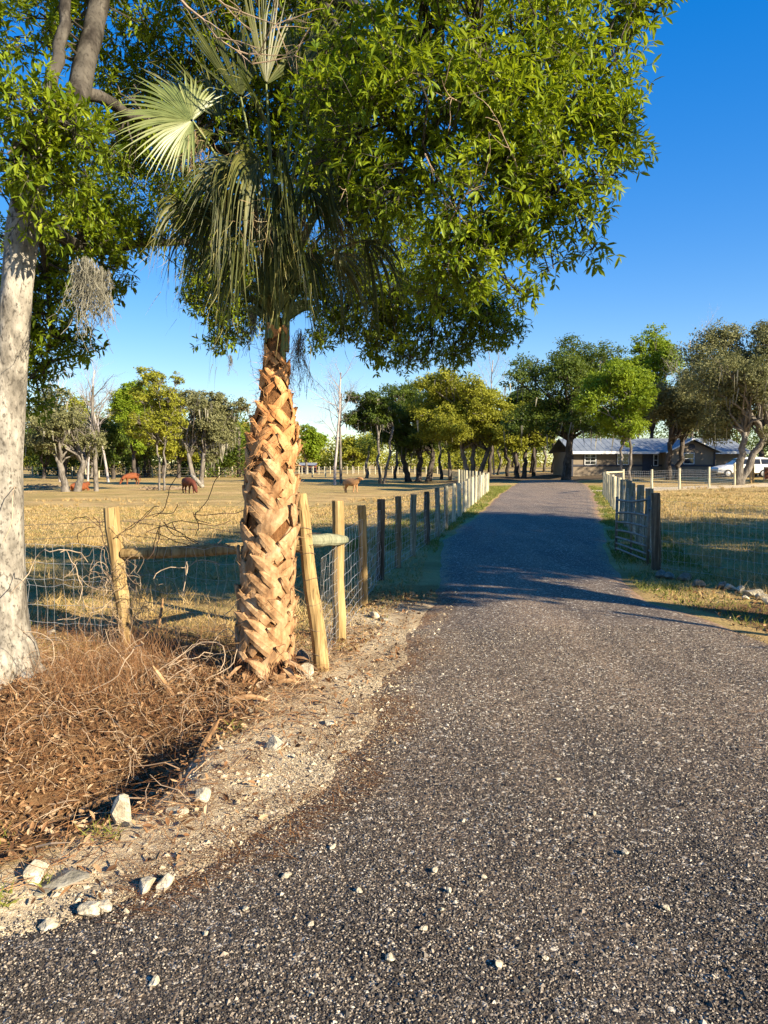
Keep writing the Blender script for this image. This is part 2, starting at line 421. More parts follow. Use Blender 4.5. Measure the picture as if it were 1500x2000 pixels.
# ------------------------------------------------------------------ mesh builder
class MB:
    def __init__(self):
        self.V, self.Q, self.T, self.A, self.E, self.QM, self.TM, self.n = [], [], [], [], [], [], [], 0

    def add(self, v, q=None, t=None, var=0.5, mi=0, edge=0.0):
        v = np.asarray(v, float).reshape(-1, 3)
        self.V.append(v)
        self.A.append(np.broadcast_to(np.asarray(var, float), (len(v),)))
        self.E.append(np.broadcast_to(np.asarray(edge, float), (len(v),)))
        if q is not None and len(q):
            q = np.asarray(q, int).reshape(-1, 4); self.Q.append(q + self.n); self.QM.append(np.full(len(q), mi))
        if t is not None and len(t):
            t = np.asarray(t, int).reshape(-1, 3); self.T.append(t + self.n); self.TM.append(np.full(len(t), mi))
        self.n += len(v)
        return self

    def mesh(self, name, mats, off=(0, 0, 0), smooth=False, extra=None):
        V = np.concatenate(self.V) - np.asarray(off, float)
        Q = np.concatenate(self.Q) if self.Q else np.zeros((0, 4), int)
        T = np.concatenate(self.T) if self.T else np.zeros((0, 3), int)
        me = bpy.data.meshes.new(name)
        me.vertices.add(len(V))
        me.vertices.foreach_set('co', V.astype(np.float32).ravel())
        loops = np.concatenate([Q.ravel(), T.ravel()]).astype(np.int32)
        me.loops.add(len(loops))
        me.loops.foreach_set('vertex_index', loops)
        nq, ntr = len(Q), len(T)
        me.polygons.add(nq + ntr)
        me.polygons.foreach_set('loop_start', np.concatenate([np.arange(nq) * 4, nq * 4 + np.arange(ntr) * 3]).astype(np.int32))
        mi = np.concatenate([np.concatenate(self.QM) if self.Q else np.zeros(0), np.concatenate(self.TM) if self.T else np.zeros(0)]).astype(np.int32)
        me.polygons.foreach_set('material_index', mi)
        me.polygons.foreach_set('use_smooth', np.full(nq + ntr, smooth))
        a = me.attributes.new('var', 'FLOAT', 'POINT')
        a.data.foreach_set('value', np.concatenate(self.A).astype(np.float32))
        e = np.concatenate(self.E)
        if e.any():
            a = me.attributes.new('edge', 'FLOAT', 'POINT')
            a.data.foreach_set('value', e.astype(np.float32))
        for k, arr in (extra or {}).items():
            a = me.attributes.new(k, 'FLOAT', 'POINT')
            a.data.foreach_set('value', np.asarray(arr, np.float32))
        for m in (mats if isinstance(mats, (list, tuple)) else [mats]):
            me.materials.append(M[m])
        me.update(calc_edges=True)
        me.validate()
        return me

    def build(self, name, mats, parent=None, smooth=False, loc=None, extra=None, label=None):
        """links the collected geometry (world positions) as one mesh object"""
        off = np.array(root_loc(parent)) if parent is not None else (np.array(loc) if loc is not None else np.zeros(3))
        ob = bpy.data.objects.new(name, self.mesh(name, mats, off, smooth, extra))
        COL.objects.link(ob)
        if parent is not None: ob.parent = parent
        elif loc is not None: ob.location = loc
        if label: ob['label'] = label
        return ob

def root_loc(o):
    p = np.array(o.location)
    while o.parent is not None:
        o = o.parent
        p = p + np.array(o.location)
    return p

def tag(o, label=None, cat=None, group=None, kind=None):
    for k, v in (('label', label), ('category', cat), ('group', group), ('kind', kind)):
        if v: o[k] = v
    return o

def thing(name, loc, label, cat, group=None):
    o = bpy.data.objects.new(name, None)
    o.empty_display_size = .2
    COL.objects.link(o)
    o.location = [float(c) for c in loc]
    return tag(o, label, cat, group)

def copy_tree(o, parent=None):
    c = o.copy(); COL.objects.link(c)
    if parent is not None: c.parent = parent
    for ch in list(o.children): copy_tree(ch, c)
    return c

def nrm(v):
    v = np.asarray(v, float)
    return v / np.maximum(np.linalg.norm(v, axis=-1, keepdims=True), 1e-9)

def tube(mb, pts, rad, k=8, var=.5, mi=0, cap=True, wob=0.0, seed=0):
    pts = np.asarray(pts, float); n = len(pts)
    rad = np.broadcast_to(np.asarray(rad, float), (n,))
    tan = nrm(np.gradient(pts, axis=0))
    ref = np.array([0, 0, 1.0]) if abs(tan[:, 2]).mean() < .8 else np.array([0, 1.0, 0])
    a = nrm(np.cross(tan, ref)); b = np.cross(tan, a)
    th = np.linspace(0, 2 * np.pi, k, endpoint=False)
    rr = rad[:, None] * np.ones(k)
    if wob:
        rr = rr * (1 + wob * (vnoise(np.cos(th)[None] * 2 + 9 + 0 * rr, np.sin(th)[None] * 2 + np.arange(n)[:, None] * .35, 1.0, seed) - .5) * 2)
    v = pts[:, None] + rr[..., None] * (np.cos(th)[None, :, None] * a[:, None] + np.sin(th)[None, :, None] * b[:, None])
    i, j = np.meshgrid(np.arange(n - 1), np.arange(k), indexing='ij')
    j2 = (j + 1) % k
    q = np.stack([i * k + j, i * k + j2, (i + 1) * k + j2, (i + 1) * k + j], -1).reshape(-1, 4)
    vv = v.reshape(-1, 3); t = None
    if cap and rad[-1] > .004:
        vv = np.concatenate([vv, pts[-1:], pts[:1]])
        t = [[(n - 1) * k + x, (n - 1) * k + (x + 1) % k, n * k] for x in range(k)] + [[(x + 1) % k, x, n * k + 1] for x in range(k)]
    mb.add(vv, q, t, var, mi)

def sticks(mb, P0, P1, r0, r1=None, k=3, var=.5, mi=0):
    """many straight thin rods at once"""
    P0 = np.asarray(P0, float).reshape(-1, 3); P1 = np.asarray(P1, float).reshape(-1, 3); n = len(P0)
    if n == 0: return
    d = nrm(P1 - P0)
    ref = np.where(np.abs(d[:, 2:3]) < .8, [[0, 0, 1.0]], [[0, 1.0, 0]])
    a = nrm(np.cross(d, ref)); b = np.cross(d, a)
    th = np.linspace(0, 2 * np.pi, k, endpoint=False)
    ring = np.cos(th)[None, :, None] * a[:, None] + np.sin(th)[None, :, None] * b[:, None]
    r0 = np.broadcast_to(np.asarray(r0, float), (n,)); r1 = r0 if r1 is None else np.broadcast_to(np.asarray(r1, float), (n,))
    v = np.concatenate([P0[:, None] + ring * r0[:, None, None], P1[:, None] + ring * r1[:, None, None]], 1)
    f = np.array([[j, (j + 1) % k, k + (j + 1) % k, k + j] for j in range(k)])
    q = (f[None] + (np.arange(n) * 2 * k)[:, None, None]).reshape(-1, 4)
    mb.add(v.reshape(-1, 3), q, None, np.repeat(np.broadcast_to(np.asarray(var, float), (n,)), 2 * k), mi)

def blades(mb, P0, d, L, w, bend=None, seg=3, var=.5, mi=0, taper=True, side=None):
    """many thin ribbons: base P0, direction d, length L, width w, bent by the vector bend (grows with the square)"""
    P0 = np.asarray(P0, float); n = len(P0)
    d = nrm(d); L = np.broadcast_to(np.asarray(L, float), (n,)); w = np.broadcast_to(np.asarray(w, float), (n,))
    if bend is None: bend = np.zeros((n, 3))
    t = np.linspace(0, 1, seg + 1)
    c = P0[:, None] + d[:, None] * (L[:, None] * t)[..., None] + np.asarray(bend, float)[:, None] * (t ** 2)[None, :, None]
    if side is None: side = nrm(np.cross(d, rng.normal(size=(n, 3))))
    ww = (1 - t ** 1.5) if taper else np.ones_like(t)
    ww = np.maximum(ww, .12)
    off = side[:, None] * (w[:, None] * ww * .5)[..., None]
    v = np.stack([c - off, c + off], 2).reshape(n, -1, 3)
    f = np.array([[2 * i, 2 * i + 1, 2 * i + 3, 2 * i + 2] for i in range(seg)])
    q = (f[None] + (np.arange(n) * 2 * (seg + 1))[:, None, None]).reshape(-1, 4)
    mb.add(v.reshape(-1, 3), q, None, np.repeat(np.broadcast_to(np.asarray(var, float), (n,)), 2 * (seg + 1)), mi)

def leaves(mb, C, d, up, L, W, var, droop=.15, fold=.18):
    """many leaves with a folded, slightly drooping blade; C = leaf base"""
    n = len(C)
    d = nrm(d); s = nrm(np.cross(d, up)); u = np.cross(s, d)
    L = np.asarray(L, float)[:, None]; W = np.asarray(W, float)[:, None]
    def pt(t, k, lift): return C + d * L * t + s * W * k + u * (W * lift) - u * L * droop * t * t
    v = np.stack([pt(0, 0, 0), pt(.3, .42, fold), pt(.3, -.42, fold), pt(.3, 0, 0), pt(.68, .46, fold), pt(.68, -.46, fold), pt(.68, 0, 0), pt(1, 0, 0)], 1)
    q = np.array([[3, 1, 4, 6], [2, 3, 6, 5]]); t = np.array([[0, 1, 3], [0, 3, 2], [6, 4, 7], [5, 6, 7]])
    o = (np.arange(n) * 8)[:, None, None]
    mb.add(v.reshape(-1, 3), (q[None] + o).reshape(-1, 4), (t[None] + o).reshape(-1, 3), np.repeat(var, 8))

def cards(mb, C, d, nrmv, L, W, var):
    """small diamond leaf clumps for far crowns, slightly cupped"""
    n = len(C)
    d = nrm(d); s = nrm(np.cross(d, nrmv)); u = np.cross(s, d)
    L = np.asarray(L, float)[:, None]; W = np.asarray(W, float)[:, None]
    v = np.stack([C - d * L * .5, C + s * W * .5 + u * W * .12, C + d * L * .5 - u * L * .1, C - s * W * .5 + u * W * .12], 1)
    q = np.arange(n * 4).reshape(-1, 4)
    mb.add(v.reshape(-1, 3), q, None, np.repeat(var, 4))

def boxv(mb, lo, hi, mi=0, var=.5):
    x0, y0, z0 = lo; x1, y1, z1 = hi
    v = [(x0, y0, z0), (x1, y0, z0), (x1, y1, z0), (x0, y1, z0), (x0, y0, z1), (x1, y0, z1), (x1, y1, z1), (x0, y1, z1)]
    q = [(0, 3, 2, 1), (4, 5, 6, 7), (0, 1, 5, 4), (1, 2, 6, 5), (2, 3, 7, 6), (3, 0, 4, 7)]
    mb.add(v, q, None, var, mi)

def runit(n): return nrm(rng.normal(size=(n, 3)))

# ------------------------------------------------------------------ ground and drive
def axis(lo, hi, fine0, fine1, step, grow=1.09, mx=25):
    a = list(np.arange(fine0, fine1, step))
    s, x = step, a[-1]
    while x < hi: s = min(s * grow, mx); x += s; a.append(x)
    s, x, left = step, a[0], []
    while x > lo: s = min(s * grow, mx); x -= s; left.append(x)
    return np.array(left[::-1] + a)

gx = axis(-500, 600, -4.2, 4.6, .055)
gy = axis(-40, 1300, 1.4, 9.5, .055, 1.06)
X, Y = np.meshgrid(gx, gy)
Z = H(X, Y)
nx, ny = len(gx), len(gy)
i, j = np.meshgrid(np.arange(ny - 1), np.arange(nx - 1), indexing='ij')
q = np.stack([i * nx + j, i * nx + j + 1, (i + 1) * nx + j + 1, (i + 1) * nx + j], -1).reshape(-1, 4)
x_, y_ = X.ravel(), Y.ravel()
dl, dr = EL(y_) - x_, x_ - ER(y_)
m_left_near = sst(-.7, -.45, dl) * sst(10.5, 8.0, y_) * sst(-3.0, -1.0, x_ - fence_x(y_) + 1.2 - 2.5 * sst(6.2, 5.2, y_))
sand = np.clip(.80 * m_left_near * sst(1.6, .2, dl) * sst(10, 7.5, y_), 0, 1)
spill = np.exp(-(((x_ + .66) / .46) ** 2 + ((y_ - 3.80) / .46) ** 2)) * sst(-.2, .1, dl)
sand = np.maximum(sand, 1.7 * spill)
sand = np.maximum(sand, .75 * sst(.7, .3, np.abs(dl + .05)) * sst(4.2, 3.6, y_) * (y_ > 1.5))
sand = np.maximum(sand, .95 * np.exp(-((y_ - 43 - .7 * (x_ - 14)) / 2.6) ** 2) * sst(10.5, 12, x_) * sst(40, 30, x_))
leafy = np.clip(1.0 * sst(.55, 1.1, dl) * sst(6.4, 5.2, y_) * (x_ < 0) + .38 * m_left_near * sst(1.2, .5, np.abs(dl - .2)), 0, 1) * (1 - np.clip(1.9 * spill, 0, 1))
leafy = np.maximum(leafy, .62 * sst(8.9, 8.0, y_) * sst(-.1, .3, dr) * sst(4.5, 6, y_) * (x_ > 0))
green = .62 * sst(2.2, .4, dl) * sst(-.05, .1, dl) * sst(16, 22, y_) * sst(60, 50, y_)
green = np.maximum(green, .62 * sst(1.6, .3, dr) * sst(-.05, .1, dr) * sst(9, 22, y_) * sst(60, 50, y_))
green = np.maximum(green, .42 * sst(0, 1, dr) * sst(8.0, 10, y_) * sst(26, 16, y_))
green = np.maximum(green, .40 * sst(0.5, 1.5, fence_x(y_) - x_) * sst(7, 9, y_) * sst(22, 14, y_) * (x_ < fence_x(y_)))
dirt = .9 * sst(58, 66, y_) * sst(4, 9, x_) * sst(60, 40, x_) * sst(100, 85, y_)
g = MB().add(np.stack([x_, y_, Z.ravel()], -1), q)
tag(g.build('ground', 'ground_soil', smooth=True, extra={'sand': sand, 'leafy': leafy, 'green': green, 'dirt': dirt}), kind='structure')

ry = np.concatenate([np.linspace(-30, .8, 30), axis(1, 66, 1.0, 9.0, .07, 1.05, 1.2)[1:]])
ry = ry[ry < 67]
s = np.concatenate([[0, .012, .03], np.linspace(.06, .94, 38), [.97, .988, 1]])
RY, S = np.meshgrid(ry, s, indexing='ij')
rl, rr_ = EL(RY), ER(RY)
RX = rl - .06 + (rr_ - rl + .12) * S
edge_d = np.minimum(RX - rl, rr_ - RX)
RZ = -.022 + .034 * sst(-.06, .25, edge_d) + .03 * sst(0, 1.5, edge_d) + .016 * (fbm(RX, RY, 1.6, 3) - .5)
n1, n2 = RX.shape
i, j = np.meshgrid(np.arange(n1 - 1), np.arange(n2 - 1), indexing='ij')
q = np.stack([i * n2 + j, i * n2 + j + 1, (i + 1) * n2 + j + 1, (i + 1) * n2 + j], -1).reshape(-1, 4)
rd = MB().add(np.stack([RX, RY, RZ], -1), q, edge=(sst(.55, 0, edge_d) * .9 + .001).ravel())
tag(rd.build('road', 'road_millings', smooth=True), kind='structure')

def road_z(x, y):
    e = np.minimum(x - EL(y), ER(y) - x)
    return -.022 + .034 * sst(-.06, .25, e) + .03 * sst(0, 1.5, e) + .016 * (fbm(x, y, 1.6, 3) - .5)

def surf(x, y):
    return np.where((x > EL(y) - .06) & (x < ER(y) + .06), np.maximum(road_z(x, y), H(x, y)), H(x, y))

# ------------------------------------------------------------------ far and middle trees
def limb_path(a, b, sag, n=6, wig=.05):
    a, b = np.asarray(a, float), np.asarray(b, float)
    t = np.linspace(0, 1, n)[:, None]
    L = np.linalg.norm(b - a)
    w = rng.normal(size=(n, 3)) * wig * L * np.sin(np.pi * t)
    return a + (b - a) * t + np.array([0, 0, 1.0]) * sag * L * np.sin(np.pi * t) + w

def tree(name, label, px, Yd, box, leaf, bark, n_leaf, n_lobes=26, tr=.3, stems=((0, 0),), lobe_r=(.2, .34), fork=.12,
         moss=0, group=None, lsize=None, twigs=5, dome=.0, dens=1.0, ydepth=.8, base_y=None, fill=0.5):
    """a tree by its trunk foot (picture column px, distance Yd) and its crown's extent in the picture at that distance"""
    base = GX(px, Yd)
    S = Yd / FPX
    x0, x1, yt, yb = box
    c = (P((x0 + x1) / 2, (yt + yb) / 2, Yd))
    rx, rz = (x1 - x0) / 2 * S, (yb - yt) / 2 * S
    rad = np.array([rx, max(rx * ydepth, 1.0), rz])
    root = thing(name, base, label, 'tree', group)
    # lobes
    qd = runit(n_lobes) * (rng.random(n_lobes) ** fill)[:, None]
    if dome: qd[:, 2] = np.where(qd[:, 2] < -dome, -dome + .15 * rng.normal(size=n_lobes), qd[:, 2])
    lr = rng.uniform(*lobe_r, n_lobes)
    lc = c + qd * rad * (1 - lr)[:, None] * 1.14
    lrad = lr[:, None] * rad * np.array([1.1, 1.1, .8]) + .05
    lrad = np.maximum(lrad, .35 * lr.mean() * rx)
    # trunk and limbs
    tb = MB()
    tops = []
    for (dx, lean) in stems:
        b0 = base + np.array([dx * S, rng.normal() * .2 if len(stems) > 1 else 0, -.15])
        top = np.array([b0[0] + lean * S, b0[1] + rng.normal() * .3, c[2] - rz + 2 * rz * fork])
        pth = limb_path(b0, top, 0, 8, .025)
        rr = tr * np.interp(np.linspace(0, 1, 8), [0, .08, .25, 1], [1.45, 1.1, 1, .75])
        tube(tb, pth, rr * .72, 10, wob=.07, seed=int(px) % 50)
        tops.append((pth, top))
    for k in range(n_lobes):
        pth, top = tops[k % len(tops)]
        st = pth[-1] if rng.random() < .6 else pth[-2]
        r0 = tr * rng.uniform(.2, .38)
        lp = limb_path(st, lc[k], .08, 6, .06)
        tube(tb, lp, np.linspace(r0, r0 * .28, 6), 6, wob=.1)
        ends = lc[k] + runit(twigs) * lrad[k] * .85
        for e in ends:
            tube(tb, limb_path(lp[-2], e, .05, 4, .08), np.linspace(r0 * .28, .012 * Yd / 40, 4), 4, cap=False)
    tb.build('trunk', bark, root, smooth=True)
    # leaves in clumps within the lobes
    if n_leaf:
        fb = MB()
        lw = (lrad[:, 0] * lrad[:, 2]); lw = lw / lw.sum()
        n_leaf = int(n_leaf * 2.0); nc = max(int(n_leaf / 28), 10)
        k = rng.choice(n_lobes, nc, p=lw)
        dd = runit(nc)
        cc = lc[k] + dd * lrad[k] * (rng.random(nc) ** .4)[:, None]
        kk = np.repeat(np.arange(nc), 28)
        sig = .17 * lrad[k].mean(1)
        pos = cc[kk] + rng.normal(size=(len(kk), 3)) * sig[kk][:, None] * np.array([1.15, 1.15, .7])
        ls = lsize or 2.3 * Yd / 742
        L = rng.uniform(.7, 1.4, len(pos)) * ls
        cv = rng.random(nc)
        var = np.clip(.6 * cv[kk] + .4 * rng.random(len(pos)), 0, 1)
        n_ = nrm(dd[kk] * .6 + runit(len(pos)) * .9 + np.array([0, 0, .55]))
        cards(fb, pos, np.cross(n_, runit(len(pos))), n_, L, L * rng.uniform(.4, .65, len(L)), var)
        fb.build('crown', leaf, root)
    if moss:
        ms = MB()
        k = rng.integers(0, n_lobes, moss)
        p0 = lc[k] + runit(moss) * lrad[k] * np.array([.9, .9, .3]) - np.array([0, 0, .5]) * lrad[k] * np.array([0, 0, 1])
        blades(ms, p0, np.array([0, 0, -1.0]) + rng.normal(size=(moss, 3)) * .12, rng.uniform(.4, 1.5, moss) * rx / 5, rng.uniform(.8, 2.4, moss) * Yd / 742,
               None, 3, rng.random(moss))
        ms.build('moss', 'moss', root)['kind'] = 'stuff'
    return root

def bare_tree(name, label, base, height, r, depth, group=None, bark='bark_bare', lean=(0, 0), spread=.55, start=.35, up=.45, nkids=5, seed=1, parent=None, part='trunk'):
    rg = np.random.default_rng(seed)
    root = parent or thing(name, base, label, 'tree', group)
    mb = MB()
    def grow(a, d, L, r0, lev):
        n = 7
        pts = [np.array(a, float)]
        dd = np.array(d, float)
        for _ in range(n - 1):
            dd = nrm(dd + rg.normal(size=3) * (.05 if lev == 0 else .14) + np.array([0, 0, .05 if lev else .0]))
            pts.append(pts[-1] + dd * L / (n - 1))
        pts = np.array(pts)
        tube(mb, pts, np.linspace(r0, r0 * (.45 if lev == 0 else .3), n), 8 if lev == 0 else (5 if lev == 1 else 3), wob=.08 if lev == 0 else 0, cap=False)
        if lev >= depth: return
        m = nkids + (3 if lev == 0 else 0)
        for k in range(m):
            t = rg.uniform(start if lev == 0 else .25, 1.0)
            idx = t * (n - 1); i0 = min(int(idx), n - 2)
            p = pts[i0] + (pts[i0 + 1] - pts[i0]) * (idx - i0)
            tang = nrm(pts[i0 + 1] - pts[i0])
            sd = nrm(np.cross(tang, rg.normal(size=3)))
            nd = nrm(tang * up + sd * spread * 1.4 + np.array([0, 0, .12]))
            grow(p, nd, L * rg.uniform(.28, .5) * (1.15 - .5 * t if lev == 0 else 1), r0 * (1 - .55 * t) * .45, lev + 1)
    grow(np.asarray(base) - np.array([0, 0, .1]), nrm(np.array([lean[0], lean[1], 1.0])), height, r, 0)
    mb.build(part, bark, root, smooth=True)
    return root

PG = 'trees standing in the left pasture'
tree('oak_tree', 'pale thick twin trunked oak leaning beside the lying red cow', 133, 60, (38, 222, 745, 915), 'leaf_grey', 'bark_grey', 12000, 30, .40, ((-3, -10), (14, 18)), (.18, .32), .10, moss=120, group=PG, twigs=8)
bare_tree('bare_tree', 'thin pale bare tree between the lying and the grazing red cows', GX(188, 61), 8.6, .22, 3, PG, 'bark_grey', (.02, 0), .6, .35, .55, 6, 4)
tree('slender_tree', 'tall slender pale trunk with thin olive crown right of the grazing red cow', 311, 62, (240, 382, 712, 885), 'leaf_olive', 'bark_grey', 7500, 34, .12, ((0, -4), (9, 8)), (.16, .28), .18, group=PG, twigs=9, fill=.4)
tree('oak_tree', 'grey mossy oak with two splayed trunks behind the dark red cow', 388, 76, (325, 484, 738, 905), 'leaf_grey', 'bark_grey', 17000, 34, .36, ((-6, -12), (4, 10)), (.18, .3), .12, moss=420, group=PG, twigs=7)
tree('cedar_tree', 'bright green cedar rising above its neighbours in the left tree line', 262, 100, (212, 300, 730, 905), 'leaf_bright', 'bark_dark', 13000, 30, .4, ((0, 0),), (.22, .38), .1, group=PG, ydepth=1.0)
tree('cedar_tree', 'dark green cedar filling the gap left of the tall slender trunk', 222, 108, (150, 262, 800, 918), 'leaf_dark', 'bark_dark', 12000, 26, .4, ((0, 0),), (.22, .38), .1, group=PG)
tree('cedar_tree', 'dark green low cedar behind the pale twin trunked oak', 85, 110, (20, 175, 800, 922), 'leaf_dark', 'bark_dark', 14000, 26, .4, ((0, 0), (40, 5)), (.22, .38), .1, group=PG)
tree('bushy_tree', 'mid green bushy tree behind the slender trunk and the mossy oak', 350, 112, (290, 400, 800, 915), 'leaf_olive', 'bark_dark', 11000, 24, .4, ((0, 0), (-30, 0)), (.22, .38), .1, group=PG)
tree('bushy_tree', 'bright green low tree between the mossy oak and the palm', 440, 125, (395, 495, 828, 918), 'leaf_bright', 'bark_grey', 9000, 22, .3, ((0, 0),), (.22, .38), .1, group=PG)
bare_tree('bare_tree', 'tall grey leafless tree in the haze of twigs above the pale twin trunk', GX(172, 96), 14.5, .15, 3, PG, 'bark_bare', (.03, 0), .45, .4, .9, 8, 12)
tree('bushy_tree', 'wide olive tree filling the line behind the grazing bright red cow', 285, 121, (205, 335, 742, 915), 'leaf_olive', 'bark_dark', 14000, 28, .35, ((0, 0), (-16, 0)), (.22, .38), .1, group=PG)
tree('bushy_tree', 'mid green tree whose crown ends against the left side of the palm trunk', 476, 132, (425, 540, 800, 915), 'leaf_olive', 'bark_dark', 11000, 24, .35, ((0, 0),), (.22, .38), .1, group=PG)
bare_tree('bare_tree', 'twiggy grey leafless tree left of the tall grey leafless one', GX(118, 92), 12.0, .2, 3, PG, 'bark_bare', (.04, 0), .45, .4, .9, 9, 61)
bare_tree('bare_tree', 'twiggy grey leafless tree left of the bright green cedar', GX(212, 90), 11.0, .18, 3, PG, 'bark_bare', (-.03, 0), .45, .4, .9, 9, 62)
tree('bushy_tree', 'pale olive bushy tree behind the tall grey leafless tree', 165, 118, (105, 225, 765, 918), 'leaf_olive', 'bark_grey', 12000, 26, .3, ((0, 0), (14, 4)), (.22, .38), .1, group=PG)
tree('round_tree', 'distant round green tree seen just right of the palm trunk', 598, 150, (560, 640, 820, 905), 'leaf_bright', 'bark_grey', 6000, 20, .4, ((0, 0),), (.25, .4), .1, group=PG)
tree('round_tree', 'distant olive tree behind the two bare grey trunks', 690, 165, (655, 745, 848, 915), 'leaf_olive', 'bark_grey', 6000, 20, .4, ((0, 0),), (.25, .4), .12, group=PG)
bare_tree('dead_tree', 'tall dead tree with pale flared foot beyond the tan calf', GX(654, 80), 12.2, .17, 3, PG, 'bark_bare', (-.01, 0), .6, .35, .55, 8, 21)
bare_tree('dead_tree', 'darker dead tree just right of the pale footed dead tree', GX(666, 84), 10.2, .17, 3, PG, 'bark_grey', (-.03, 0), .5, .45, .6, 7, 33)

DG = 'trees between the drive and the pasture'
tree('slim_oak', 'slim oak with flat dark green crown right of the dead trees', 742, 84, (672, 792, 748, 855), 'leaf_dark', 'bark_grey', 7500, 18, .22, ((0, -5), (8, 18)), (.2, .36), .2, moss=60, group=DG)
tree('live_oak', 'dark broad oak with clustered trunks left of the yellow green oak', 808, 92, (705, 888, 728, 908), 'leaf_dark', 'bark_dark', 17000, 34, .5, ((-10, -14), (8, 4), (28, 10)), (.2, .36), .15, moss=140, group=DG, dome=.5)
tree('live_oak', 'broad yellow green oak standing behind the end of the left drive fence', 922, 82, (788, 1025, 705, 908), 'leaf_olive', 'bark_grey', 32000, 50, .38, ((-8, -14), (0, 4), (10, 26)), (.18, .32), .2, moss=60, group=DG, dome=.55)
tree('live_oak', 'olive green oak branch crown drooping right of the broad yellow green oak', 1012, 78, (955, 1085, 768, 905), 'leaf_olive', 'bark_dark', 11000, 22, .34, ((-4, -6), (10, 4)), (.2, .36), .2, group=DG, dome=.5)
tree('live_oak', 'tall spreading dark oak at the left end of the house', 1106, 66, (975, 1235, 650, 892), 'leaf_dark', 'bark_dark', 21000, 40, .52, ((0, 6),), (.16, .28), .18, moss=60, group=DG, dome=.6, fill=.42)
tree('live_oak', 'shadowy dark oak between the yellow green oak and the house', 1030, 96, (940, 1110, 735, 895), 'leaf_dark', 'bark_dark', 12000, 26, .5, ((-20, -6), (10, 4)), (.2, .36), .2, group=DG)
HG = 'trees around the house'
tree('young_oak', 'bright green leafy tree in front of the house windows', 1232, 53, (1130, 1288, 690, 878), 'leaf_bright', 'bark_grey', 19000, 36, .15, ((0, -10), (-17, 4)), (.18, .3), .16, group=HG)
tree('cypress_tree', 'tall bright green tree rising highest behind the house', 1272, 96, (1196, 1336, 622, 860), 'leaf_bright', 'bark_dark', 15000, 34, .4, ((0, 0),), (.18, .3), .1, group=HG, ydepth=.9)
tree('live_oak', 'grey green oak with dark twin trunks before the gable', 1315, 58, (1250, 1410, 722, 890), 'leaf_grey', 'bark_dark', 13000, 28, .3, ((-10, -4), (8, 6)), (.2, .34), .16, moss=80, group=HG, dome=.5)
tree('live_oak', 'big grey live oak with pale leaning trunks in front of the white car', 1448, 52, (1325, 1570, 600, 882), 'leaf_grey', 'bark_grey', 26000, 44, .36, ((-6, 8), (-2, 42)), (.17, .3), .14, moss=220, group=HG, dome=.6)
tree('live_oak', 'dark oak filling the gap behind the grey live oak', 1392, 90, (1310, 1470, 690, 890), 'leaf_dark', 'bark_dark', 12000, 28, .5, ((0, 0), (30, 0)), (.2, .36), .12, group=HG)
tree('live_oak', 'dark oak crown at the right edge behind the white car', 1520, 84, (1440, 1620, 640, 900), 'leaf_dark', 'bark_dark', 14000, 28, .5, ((0, 0), (-34, 0)), (.2, .36), .12, group=HG)
bare_tree('bare_tree', 'leafless twiggy tree between the tall bright tree and the live oak', GX(1350, 88), 15.5, .12, 3, HG, 'bark_bare', (0, 0), .5, .5, .8, 7, 40)
bare_tree('bare_tree', 'leafless tree behind the broad yellow green oak', GX(965, 98), 15.0, .13, 3, DG, 'bark_bare', (0, 0), .5, .5, .8, 7, 41)
# thin trunks standing in the shade behind the oaks
TG = 'thin trunks standing in the shade behind the oaks'
for k, (px, Yd, hh) in enumerate([(772, 108, 6), (716, 112, 5), (862, 104, 6), (880, 96, 5), (955, 92, 6), (972, 100, 6), (992, 88, 5), (1008, 94, 6), (1042, 84, 5), (1062, 98, 6), (1080, 90, 6), (842, 112, 6)]):
    t = thing('slim_tree', GX(px, Yd), 'slim trunk with small high crown in the shade behind the oaks', 'tree', TG)
    b0 = GX(px, Yd)
    mb = MB(); tp = b0 + np.array([rng.normal() * .5, 0, hh])
    tube(mb, limb_path(b0 - [0, 0, .1], tp, 0, 7, .03), np.linspace(rng.uniform(.2, .34), .12, 7), 8, wob=.1)
    mb.build('trunk', 'bark_grey' if k % 2 else 'bark_dark', t, smooth=True)
    fb = MB(); n = 900
    pos = tp + runit(n) * (rng.random(n) ** .4)[:, None] * np.array([2.2, 2.0, 1.6])
    n_ = nrm(runit(n) + [0, 0, .5])
    cards(fb, pos, runit(n), n_, rng.uniform(.2, .42, n), rng.uniform(.12, .22, n), rng.random(n))
    fb.build('crown', 'leaf_dark', t)

def woods(name, x0, x1, Yd, hmin, hmax, leaf, n, spacing, label, zbase=-.9):
    mb = MB(); mt = MB()
    for xc in np.arange(x0, x1, spacing):
        yy = Yd + rng.uniform(-12, 12); h = rng.uniform(hmin, hmax); r = rng.uniform(.4, .6) * spacing * 1.5
        zb = float(H(xc, yy))
        for _ in range(10):
            c = np.array([xc + rng.normal() * r * .6, yy + rng.normal() * r * .6, zb + h * rng.uniform(.08, .8)])
            m = n // 10
            d = runit(m)
            p = c + d * (rng.random(m) ** .4)[:, None] * np.array([r * .85, r * .6, h * .26])
            p = p[p[:, 2] > zb]
            nn = nrm(d[:len(p)] + runit(len(p)) + [0, 0, .4])
            ls = 2.3 * yy / 742
            cv = rng.random()
            cards(mb, p, runit(len(p)), nn, rng.uniform(.6, 1.4, len(p)) * ls, rng.uniform(.4, .8, len(p)) * ls, np.clip(.5 * cv + .5 * rng.random(len(p)), 0, 1))
        tube(mt, [[xc, yy, zb - .2], [xc + rng.normal() * .4, yy, zb + h * .6]], [.35, .2], 6)
    o = mb.build(name, leaf)
    tag(o, label, None, None, 'stuff')
    o2 = mt.build('trunks', 'bark_dark', o, smooth=True)
